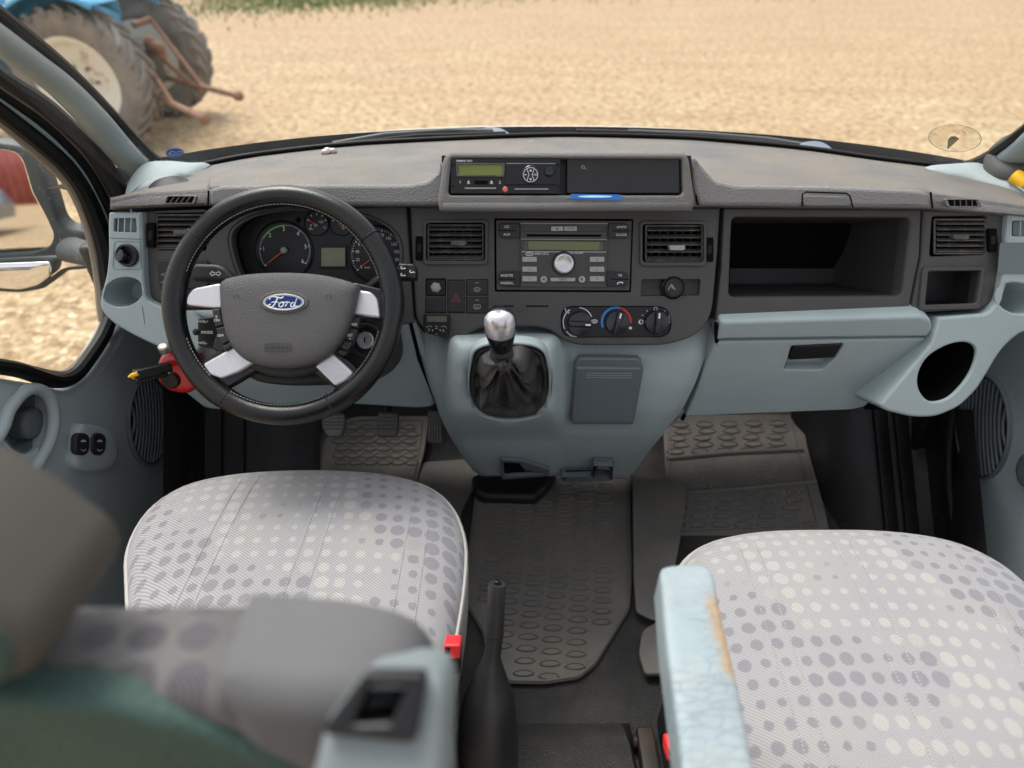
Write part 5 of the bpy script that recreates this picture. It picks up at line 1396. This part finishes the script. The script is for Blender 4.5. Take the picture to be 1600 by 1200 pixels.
# passenger mat: toe board part and floor part
TB = Fr(onZ(1160, 800, FZ+.016), (1,0,0), (0,.96,.26))
pst = []
for j in range(5):
    for i in range(6): pst.append((1063+i*38+(j % 2)*6-j*2, 664+j*10.5+i*(-.6), 13.5, 4.4))
for j in range(5):
    for i in range(8): pst.append((1068+i*35-j*3, 768+j*13, 14, 4.6))
pst = [q for q in pst if not (714 < q[1] < 764) and q[0] < 1225+(q[1]-640)*.25]
matthing([(1036,660),(1060,640),(1250,640),(1262,700),(1290,800),(1300,850),(1030,880),(1040,800),(1040,740)], 'dusty black rubber mat with crumbs in the passenger footwell', TB, pst, inner=[(1044,664),(1064,646),(1236,645),(1246,700),(1278,820),(1040,830),(1047,740)])
g = MB(); g.tube([TB.p3(1042,716,.004), TB.p3(1150,706,.004), TB.p3(1255,702,.004)], .005, 8); g.tube([TB.p3(1046,772,.004), TB.p3(1150,764,.004), TB.p3(1275,752,.004)], .005, 8); g.build('mat_fold', M['rubber'], label='pair of raised folds across the passenger floor mat', cat='mat fold')
g = MB()
for i in range(120):
    x, y = random.choice(((1085,745),(1075,690),(1190,735),(1100,760),(1230,770),(1060,820))); x += random.gauss(0, 14); y += random.gauss(0, 7)
    p = TB.p3(x, y, .005); a = random.random()*3; L = random.uniform(.0015,.006); g.tube([p, p+V3((math.cos(a)*L, math.sin(a)*L, 0))], random.uniform(.0006,.0016), 4)
g.build('crumbs', M['wood'], kind='stuff', label='dry crumbs and straw scattered on the passenger mat')
# driver mat
dst = [(530+i*22+(j % 2)*4, 668+j*11, 10.5, 4.2) for i in range(6) for j in range(6)]
TBD = Fr(onZ(560, 740, FZ+.016), (1,0,0), (0,.97,.24))
matthing([(492,690),(515,662),(560,650),(670,650),(664,700),(655,735),(640,800),(470,800),(476,720)], 'brown-dusted black rubber mat under the pedals', TBD, dst, inner=[(500,694),(520,668),(562,656),(660,656),(655,700),(640,780),(482,780)])
g = MB(); g.panel(FL, rnd([(660,722),(735,716),(760,745),(735,770),(720,800),(716,900),(600,900),(640,800)], 6), off=-.004, depth=.008, bev=.002); g.build('mat_flap', M['rubber'], label='plain black rubber flap beside the driver mat left of the console foot', cat='mat flap')
for sx_ in (-.83, 1.01):
    g = MB(); g.box((sx_, .6, FZ-.05), (1,0,0), (0,1,0), (0,0,1), .10, 2.2, .20, .02); g.box((sx_, 1.38, FZ+.36), (1,0,0), (0,1,0), (0,0,1), .05, .44, .60, .01); g.build('sill', M['trim'], van)
# gearbox housing under the console
g = MB(); g.panel(FL, rnd([(736,742),(760,735),(872,735),(858,755),(836,776),(760,775),(742,768)], 6), off=.03, depth=.03, bev=.012, seg=4); g.build('tunnel_cover', M['trim'], van)

# pedals
def pedal(poly, lab, kind, t0, ribs, vert=False):
    fr = Fr(at(poly[0][0], poly[0][1], t0), (1,0,0), (0,.62,.78)); th = thing('foot_pedal', lab, 'pedal', fr.O, 'foot pedals')
    g = MB(); g.panel(fr, rnd(poly, 5), off=0, depth=.012, bev=.004); g.build('pad', M['pedal'], th)
    g = MB(); x0 = min(p[0] for p in poly)+3; x1 = max(p[0] for p in poly)-3; y0 = min(p[1] for p in poly)+4; y1 = max(p[1] for p in poly)-(4 if vert else 14)
    for k in range(ribs):
        if vert: x = lerp(x0+1, x1-1, k/(ribs-1)); g.tube([fr.p3(x, y0, .001), fr.p3(x, y1, .001)], .0022, 6)
        else: y = lerp(y0, y1, k/(ribs-1)); g.tube([fr.p3(x0, y, .001), fr.p3(x1, y, .001)], .0016, 6)
    g.build('ridge', M['pedal'], th)
    g = MB(); cx = (x0+x1)/2; a_ = fr.p3(cx, y0+4, -.012); g.tube([a_, a_+V3((0,.06,.05)), a_+V3((0,.14,.25))], .008, 8); g.build('pedal_arm', M['black'], th)
pedal([(503,645),(538,645),(539,660),(534,683),(512,684),(502,668)], 'clutch pedal, the leftmost pedal, just below the steering wheel rim', 'c', 1.36, 5)
pedal([(591,643),(622,643),(622,668),(619,684),(591,683),(588,662)], 'brake pedal, ribbed rubber pad in the middle of the three pedals', 'b', 1.36, 5)
pedal([(668,641),(692,641),(691,690),(689,693),(667,692)], 'accelerator, long narrow pedal with upright ridges next to the console', 'a', 1.30, 5, True)

# ================================================================ SEATS
def cushion(outl, z0, name_parent, dome, stitchx, drop=.13):
    base_ = [onZ(x, y, z0) for x, y in cat(outl, 4)]
    c = sum(base_, V3())/len(base_)
    prof = [(.96,-drop),(1.0,-drop*.8),(1.012,-.035),(1.006,-.012),(1.0,0),(.985,.010),(.96,.019),(.92,.028),(.86,.036),(.77,.042),(.66,.046),(.52,.049),(.36,.051),(.18,.052),(.02,.052)]
    loops = [[V3((c.x+(p.x-c.x)*r_, c.y+(p.y-c.y)*r_, z0 + (h if h < 0 else h*dome/.052) - .03)) for p in base_] for r_, h in prof]
    g = MB(); g.loop_strip(loops[4:], True, False, True); cu = g.build('seat_cushion', M['fabric'], name_parent, smooth=80, recalc=True)
    g = MB(); g.loop_strip(loops[:5], True, False, False); sd_ = g.build('cushion_side', M['pipe'], name_parent, smooth=80, recalc=True)
    g = MB(); g.tube([p + V3((0,0,.001)) for p in loops[4]], .0035, 6, closed=True); g.build('piping', M['pipe'], name_parent)
    # dashed seams running back along the cushion
    def zt(x, y):
        best = 0
        d = V3((x-c.x, y-c.y)); 
        # radial fraction
        th = math.atan2(d.y, d.x); R_ = max((V3((p.x-c.x, p.y-c.y)).length for p in base_ if abs(((math.atan2(p.y-c.y, p.x-c.x)-th+PI) % (2*PI))-PI) < .12), default=1)
        f = d.length/R_
        pr = sorted([(r_, h) for r_, h in prof[4:]])
        return f, z0-.03 + interp(f, pr)*dome/.052
    g = MB()
    for (xa, xb) in stitchx:
        ya, yb = c.y-.25, c.y+.30; n_ = 120
        for k in range(n_):
            t_ = k/n_; x = lerp(xb, xa, t_); y = lerp(yb, ya, t_); f, z = zt(x, y)
            if f > .80: continue
            y2 = y - .0028; f2, z2 = zt(lerp(xb, xa, t_+.005), y2)
            g.tube([V3((x, y, z+.0006)), V3((lerp(xb, xa, t_+.005), y2, z2+.0006))], .0007, 4)
    if g.v: g.build('seam_stitching', M['stitch'], name_parent)
    return cu, c
zS = CZ - .765
ds = thing('driver_seat', 'driver seat in pale dotted cloth behind the steering wheel, backrest nearest the viewer', 'seat', (-.32, .5, FZ))
cushion([(187,900),(190,838),(222,782),(275,746),(350,728),(440,721),(530,721),(610,728),(668,745),(706,778),(725,830),(724,890),(714,960),(694,1060),(665,1170),(560,1260),(350,1260),(230,1180),(196,1050)], zS+.0, ds, .045,
        [(-.46,-.44),(-.435,-.415),(-.315,-.30),(-.285,-.27),(-.16,-.155),(-.13,-.125)])
# seat base below
g = MB(); g.box((-.33, .52, FZ+.13), (1,0,0), (0,1,0), (0,0,1), .40, .42, .26, .02); g.build('seat_base', M['black'], ds)
# backrest, seen from behind
def rbox(cx, cy, cz, sx_, sy_, sz_, e=.35, tilt=0, n=40, m=28, taper=0):
    g = MB(); a = R(tilt); g.ball((cx, cy, cz), sx_/2, sy_/2, sz_/2, (1,0,0), (0, math.cos(a), math.sin(a)), (0,-math.sin(a), math.cos(a)), n, m, e); return g
BK = Fr((-.315, .160, CZ-.314), (1,0,0), (0,.10,.995))
def bkl(x0, x1, v0, v1, rr): return rnd([(x0-.0,v0),(x1,v0),(x1,v1),(x0,v1)], rr, 8)
g = MB(); g.panel(BK, bkl(-.255, .205, -.60, .0, [.02,.02,.02,.06]), off=0, depth=.054, bev=.018, seg=6, uvin=True); bk = g.build('backrest', M['fabricb'], ds, smooth=80)
g = MB(); g.panel(BK, rnd([(.165,-.60),(.272,-.60),(.276,-.075),(.262,-.015),(.225,.001),(.167,.006)], [.02,.02,.05,.025,.04,.004], 8), off=.004, depth=.062, bev=.020, seg=6, uvin=True); g.build('side_bolster', M['bolster'], ds, smooth=80)
g = MB(); g.panel(BK, rnd([(-.235,-.60),(.235,-.60),(.225,-.075),(.13,.006),(-.235,.010)], [.02,.02,.05,.05,.02], 8), off=.008, depth=.02, bev=.007, seg=5, uvin=True); g.build('rear_cover', M['seatback'], ds, smooth=80)
HD = Fr((-.345, .148, CZ-.288), (1,0,0), (0,.10,.995))
ho = rnd([(-.15,0),(.124,.0),(.139,.030),(.108,.075),(.055,.118),(-.05,.130),(-.118,.082),(-.163,.03)], .035, 8)
g = MB(); g.panel(HD, ho, off=0, depth=.075, bev=.014, seg=6, uvin=True); hd = g.build('headrest', M['headrest'], ds, smooth=80)
g = MB(); g.panel(HD, [(u*.95, .055+(v-.055)*.92) for u, v in ho], off=.004, depth=.02, bev=.006, seg=4, uvin=True); g.build('rear_cover', M['seatback'], hd, smooth=80)
g = MB()
for x in (-.40, -.27): g.tube([V3((x,.19,CZ-.36)), V3((x,.175,CZ-.24))], .006, 10)
g.build('headrest_post', M['dark'], ds)
# belt outlet on the shoulder
BF = Fr(at(600, 1120, .308), (1,.0,0), (0,.75,.66))
bh = rnd([(580,1068),(638,1070),(609,1129),(552,1131)], 5)
g = MB(); g.panel(BF, rnd([(485,1210),(505,1130),(570,1048),(660,1048),(688,1060),(698,1086),(692,1260),(470,1260)], [20,14,20,12,14,14,10,10]), [rnd([(574,1064),(650,1064),(622,1138),(538,1138)],5)], off=0, depth=.055, bev=.008, hbev=.001, seg=5); bo_ = g.build('belt_guide', pm('mid_grey_blue_plastic', (.17,.20,.205), .5, grain=(900,.2), var=.04), ds)
g = MB(); g.panel(BF, rnd([(566,1056),(574,1050),(662,1052),(666,1060),(650,1154),(642,1164),(506,1150),(504,1138)], 6), [bh], off=.008, depth=.010, bev=.0025, hbev=.003); g.build('belt_slot_frame', M['black'], bo_)
well(BF, bh, .002, .05, M['pit'], 'belt_slot', bo_, .8)
g = MB(); g.lathe(at(697,1118,.325), (1,0,0), [(.010,-.004),(.010,.001),(.008,.002)], 24); g.build('button_cap', M['blued'], bo_)

ps = thing('passenger_seat', 'passenger seat in pale dotted cloth with cracked light blue armrest', 'seat', (.49, .4, FZ))
cushion([(1056,960),(1058,900),(1075,858),(1120,830),(1190,817),(1290,814),(1390,816),(1480,828),(1545,850),(1605,888),(1660,950),(1690,1040),(1700,1200),(1640,1300),(1400,1360),(1200,1350),(1120,1250),(1075,1100)], zS-.01, ps, .048,
        [(.325,.345),(.35,.37),(.465,.485),(.49,.51),(.63,.66),(.655,.685)])
g = MB(); g.box((.47, .32, FZ+.13), (1,0,0), (0,1,0), (0,0,1), .42, .50, .26, .02); g.build('seat_base', M['black'], ps)
g = rbox(.455, .11, CZ-.66, .60, .13, .60, .42, 18); g.build('backrest', M['fabricb'], ps, smooth=80)
# armrest
AF = Fr((0, .3, CZ-.545), (1,0,0), (0,1,.02))
arm = cat([(1032,925),(1030,900),(1038,889),(1070,885),(1102,887),(1114,905),(1122,950),(1140,1030),(1158,1110),(1172,1190),(1180,1260),(1075,1260),(1062,1190),(1050,1090),(1038,1000)], 4)
g = MB(); g.dome(AF, arm, -.004, .016, p=4.5, rings=9, base=.028); ar = g.build('armrest', M['vinyl'], ps, recalc=True, smooth=60)
g = MB(); g.tube([V3(AF.p3(1040,985,-.02)), V3(AF.p3(1048,1040,-.03)), V3(AF.p3(1062,1150,-.03))], [.006,.008,.008], 10); g.build('armrest_stay', M['black'], ps)
# recliner side of the seat, rusty rail
g = MB(); g.box((.235, .34, FZ+.02), (1,0,0), (0,1,0), (0,0,1), .03, .40, .03, .004)
for yy in (.30, .42, .52): g.lathe((.219, yy, FZ+.02), (-1,0,0), [(.012,0),(.012,.006),(.006,.008)], 12)
g.build('seat_rail', M['rail'], ps)

def buckle(x, y, t0, lab, tw_=0):
    th = thing('belt_buckle', lab, 'buckle', at(x, y, t0), 'seat belt buckles')
    fr = Fr(at(x, y, t0), (1,tw_,0), (0,.45,.9))
    g = MB(); g.panel(fr, rnd([(x-14,y-1),(x+14,y-1),(x+13,y+34),(x-15,y+38)], 3), off=0, depth=.022, bev=.003); b_ = g.build('buckle_housing', M['black'], th)
    g = MB(); g.panel(fr, rnd([(x-12,y-12),(x+13,y-12),(x+13,y+10),(x-14,y+9)], 3), off=.003, depth=.022, bev=.002); g.build('release_button', pm('bright_red_plastic', (.75,.03,.035), .35), b_)
    g = MB(); g.panel(fr, rect(x-11,y-8,x-3,y+2), off=.0036, depth=.003, bev=.0004); g.build('slot', M['pit'], b_)
    g = MB(); g.tube([fr.p3(x, y+36, -.01), fr.p3(x+3, y+90, -.02)], .012, 8, flat=.3); g.build('webbing', M['belt'], th)
buckle(706, 1020, .80, 'black belt buckle with red button beside the driver cushion')
buckle(1056, 1180, .74, 'black belt buckle with red button below the cracked armrest')

# handbrake
hbk = thing('handbrake', 'black handbrake lever with moulded cone boot between the seats', 'handbrake', onZ(765, 1150, CZ-1.05))
tip = at(777, 912, .86); mid = at(773, 990, .87); low = at(768, 1035, .88); bs = at(764, 1100, .90); bb = at(760, 1165, .92); be = at(757, 1230, .95)
g = MB(); g.tube([low, mid, at(775, 950, .865), at(776.5, 918, .861), tip], [.0115,.0122,.0122,.0120,.0112], 18); hn = g.build('grip', M['hb'], hbk)
g = MB(); d_ = (tip-mid).normalized(); g.lathe(tip - d_*.002, d_, [(.005,0),(.005,.006),(.004,.007)], 14); g.build('release_button', M['black'], hn)
g = MB(); g.tube([mid - d_*.001, mid + d_*.001], .0128, 18); g.build('grip_ring', M['dark'], hn)
g = MB(); g.tube(cat([tuple(p) for p in (mid, low, at(766,1065,.89), bs, bb, be)], 5, False), [interp(i/5, [(0,.0118),(.8,.014),(1,.0175),(2,.030),(3,.044),(4,.055),(5,.056)]) for i in range(26)], 28, flat=.85); g.build('boot', M['hb'], hbk)
g = MB()
for k, (yy, r_) in enumerate(((1186,.052),(1200,.055))): g.tube([at(759,yy,.93), at(759,yy+8,.935)], r_, 28, flat=.85)
g.build('boot_base', M['black'], hbk)

# ================================================================ TRACTOR outside
tr_ = thing('tractor', 'old blue tractor with cream wheels and rusty hitch arms standing on the gravel', 'tractor', (-3.6, 6.5, 0))
W1 = V3((-3.98, 6.50, .62)); W2 = V3((-3.95, 7.76, .62)); axl = (W2-W1).normalized(); fw = V3((-axl.y, axl.x, 0)); 
if fw.x > 0: fw = -fw
UPZ = V3((0,0,1))
def twheel(c, axis, r, wd, parent, lugs=22, rimr=.42):
    """axis points outwards"""
    g = MB(); ax = axis.normalized()
    prof = [(r*.58,-wd*.42),(r*.62,-wd*.50),(r*.82,-wd*.52),(r*.93,-wd*.46),(r*.955,-wd*.25),(r*.96,0),(r*.955,wd*.25),(r*.93,wd*.46),(r*.82,wd*.52),(r*.62,wd*.50),(r*.58,wd*.42)]
    g.lathe(c, ax, prof, 56, up=UPZ, cap=False)
    t1 = UPZ; t2 = ax.cross(UPZ)
    for k in range(lugs):
        for sd_ in (-1, 1):
            a0 = 2*PI*(k + (.5 if sd_ > 0 else 0))/lugs; pts = []
            for f in (0, .35, .7, 1, 1.12):
                a = a0 - f*.30; rr = r*(.975 if f < 1 else (.945 if f == 1 else .86)); pts.append(c + ax*(sd_*wd*(.02+.46*min(f,1)+(.03 if f > 1 else 0))) + (t1*math.cos(a) + t2*math.sin(a))*rr)
            g.tube(pts, [.022*r/.7, .024*r/.7, .026*r/.7, .028*r/.7, .02*r/.7], 6)
    wh_ = g.build('wheel', M['tyre'], parent, smooth=50)
    g = MB(); g.lathe(c, ax, [(r*.1,wd*.10),(r*.30,wd*.12),(r*.42,wd*.26),(r*.50,wd*.28),(r*.53,wd*.42),(r*.59,wd*.50),(r*.62,wd*.50),(r*.57,wd*.1),(r*.57,-wd*.4)], 48)
    g.lathe(c, ax, [(r*.10,-wd*.1),(r*.10,wd*.12),(r*.07,wd*.16),(.01,wd*.16)], 20)
    rm = g.build('rim', M['rim'], wh_, smooth=40)
    g = MB()
    for k in range(6):
        a = 2*PI*k/6+.4; p = c + ax*(wd*.13) + (t1*math.cos(a) + t2*math.sin(a))*r*.20; g.lathe(p, ax, [(.018,0),(.018,.02),(.01,.022)], 6)
    g.build('wheel_nut', M['rust'], rm)
    return wh_
twheel(W1, -axl, .62, .32, tr_); twheel(W2, axl, .62, .32, tr_)
mid_ = (W1+W2)/2
g = MB(); g.tube([W1, W2], .09, 14); g.box(mid_ + V3((0,0,.02)), fw, axl, UPZ, .7, .42, .42, .05); g.box(mid_ + fw*.9 + V3((0,0,.05)), fw, axl, UPZ, 1.3, .34, .40, .05); g.build('axle_and_gearbox', M['tdark'], tr_)
g = MB(); g.box(mid_ + fw*1.7 + V3((0,0,.42)), fw, axl, UPZ, 1.3, .5, .55, .08); g.box(mid_ + fw*.1 + V3((0,0,.45)), fw, axl, UPZ, .35, .34, .36, .05); g.build('bonnet', M['tblue'], tr_)
for W_, s_ in ((W1, -1), (W2, 1)):
    g = MB(); rows = []
    for k in range(13):
        a = lerp(-.55, 1.5, k/12); rr = .72
        c_ = W_ + fw*(math.sin(a)*rr) + UPZ*(math.cos(a)*rr)
        rows.append([c_ + axl*(s_*x) for x in (-.26, -.25, .16, .19)]); rows[-1][0] = rows[-1][0] - UPZ*.12; rows[-1][3] = rows[-1][3] - UPZ*.03
    g.grid(rows); g.build('mudguard', M['tblue'], tr_, solid=.012)
g = MB(); g.box(mid_ + fw*.05 + V3((0,0,.85)), fw, axl, UPZ, .4, .42, .07, .03); g.box(mid_ - fw*.17 + V3((0,0,1.03)), fw, axl, UPZ, .06, .42, .35, .03); g.build('seat', M['tdark'], tr_)
for s_ in (-1, 1):
    twheel(mid_ + fw*2.1 + axl*(s_*.55) - UPZ*.32, axl*s_, .38, .2, tr_, 16)
# hitch arms
g = MB()
for s_, L_ in ((-.25, 1.05), (.25, 1.15)):
    a_ = mid_ + axl*s_ + V3((0,0,-.15)) - fw*.25; e_ = V3((-2.75,6.0,.40)) if s_ < 0 else V3((-2.7,6.75,.42)); g.tube([a_, e_], [.028,.03], 8)
    g.ball(e_, .055, .055, .05, n=10, m=8)
    u_ = mid_ + axl*(s_*1.1) - fw*.30 + V3((0,0,.38)); g.tube([u_, a_.lerp(e_, .55)], .022, 8); g.tube([mid_ + axl*(s_*.4) - fw*.2 + V3((0,0,.35)), u_], .03, 8)
g.tube([mid_ - fw*.3 + V3((0,0,.22)), mid_ - fw*.75 + V3((0,0,-.25))], .025, 8)
for _ in range(5): 
    p = mid_ - fw*random.uniform(.3,.5) + axl*random.uniform(-.3,.3) + V3((0,0,random.uniform(.1,.35))); g.ball(p, .06, .05, .06, n=8, m=6)
g.build('hitch_arm', M['rust'], tr_)

# ================================================================ THINGS SEEN ONLY IN THE DOOR MIRROR
bn = thing('barn', 'long red corrugated barn with pale roof, seen in the driver door mirror', 'barn', (-12.5, -24, 0))
g = MB(); rows = [[], []]
for i in range(400):
    x = -26 + i*.07; yy = -24 + .03*math.sin(i*PI/2)
    rows[0].append(V3((x, yy, 0))); rows[1].append(V3((x, yy, 2.9)))
g.grid(rows); g.build('wall', M['redsheet'], bn, solid=.02)
g = MB(); g.add([(-26.4,-23.6,2.85),(2.4,-23.6,2.85),(2.4,-29,5.2),(-26.4,-29,5.2)], [(0,1,2,3)]); g.build('roof', M['barnroof'], bn, solid=.05)
g = MB()
for x, h in ((-13.0,1.7),(-12.1,1.2),(-14.2,1.0)): g.box((x, -23.7, h/2), (1,0,.05), (0,1,0), (0,0,1), .35, .05, h)
g.build('plank', M['wood'], label='raw planks leaning against the red barn, seen in the door mirror', cat='planks')
def carobj(loc, mat, lab):
    th = thing('parked_car', lab, 'car', loc, 'cars parked behind the van'); L = V3(loc)
    g = MB(); prof = [(-2.1,.35),(-2.15,.7),(-1.7,.85),(-1.1,.92),(-.5,1.38),(.7,1.42),(1.3,1.0),(2.0,.9),(2.15,.6),(2.1,.3)]
    lp = []
    for yy, k in ((-.85,.93),(-.8,1),(.8,1),(.85,.93)): lp.append([L + V3((x, yy*(1 if z < 1 else .85), .3+(z-.3)*k)) for x, z in prof])
    g.loop_strip(lp, True, True, True); g.build('body', mat, th, recalc=True, smooth=25)
    g = MB(); g.add([L+V3((x, yy, z)) for yy in (.80, -.80) for x, z in ((-1.0,.95),(-.45,1.33),(.65,1.36),(1.15,1.0))], [(0,1,2,3),(7,6,5,4)]); g.build('window', M['carglass'], th, solid=.01)
    for x in (-1.35, 1.35):
        for s_ in (-.80, .80): g = MB(); g.lathe(L+V3((x, s_, .32)), (0,math.copysign(1,s_),0), [(.31,-.1),(.32,0),(.31,.07),(.2,.08),(.01,.06)], 24); g.build('wheel', M['tdark'], th)
carobj((-9.5, -13.5, 0), M['carpaint'], 'grey-blue car on the gravel, seen small in the lower door mirror')
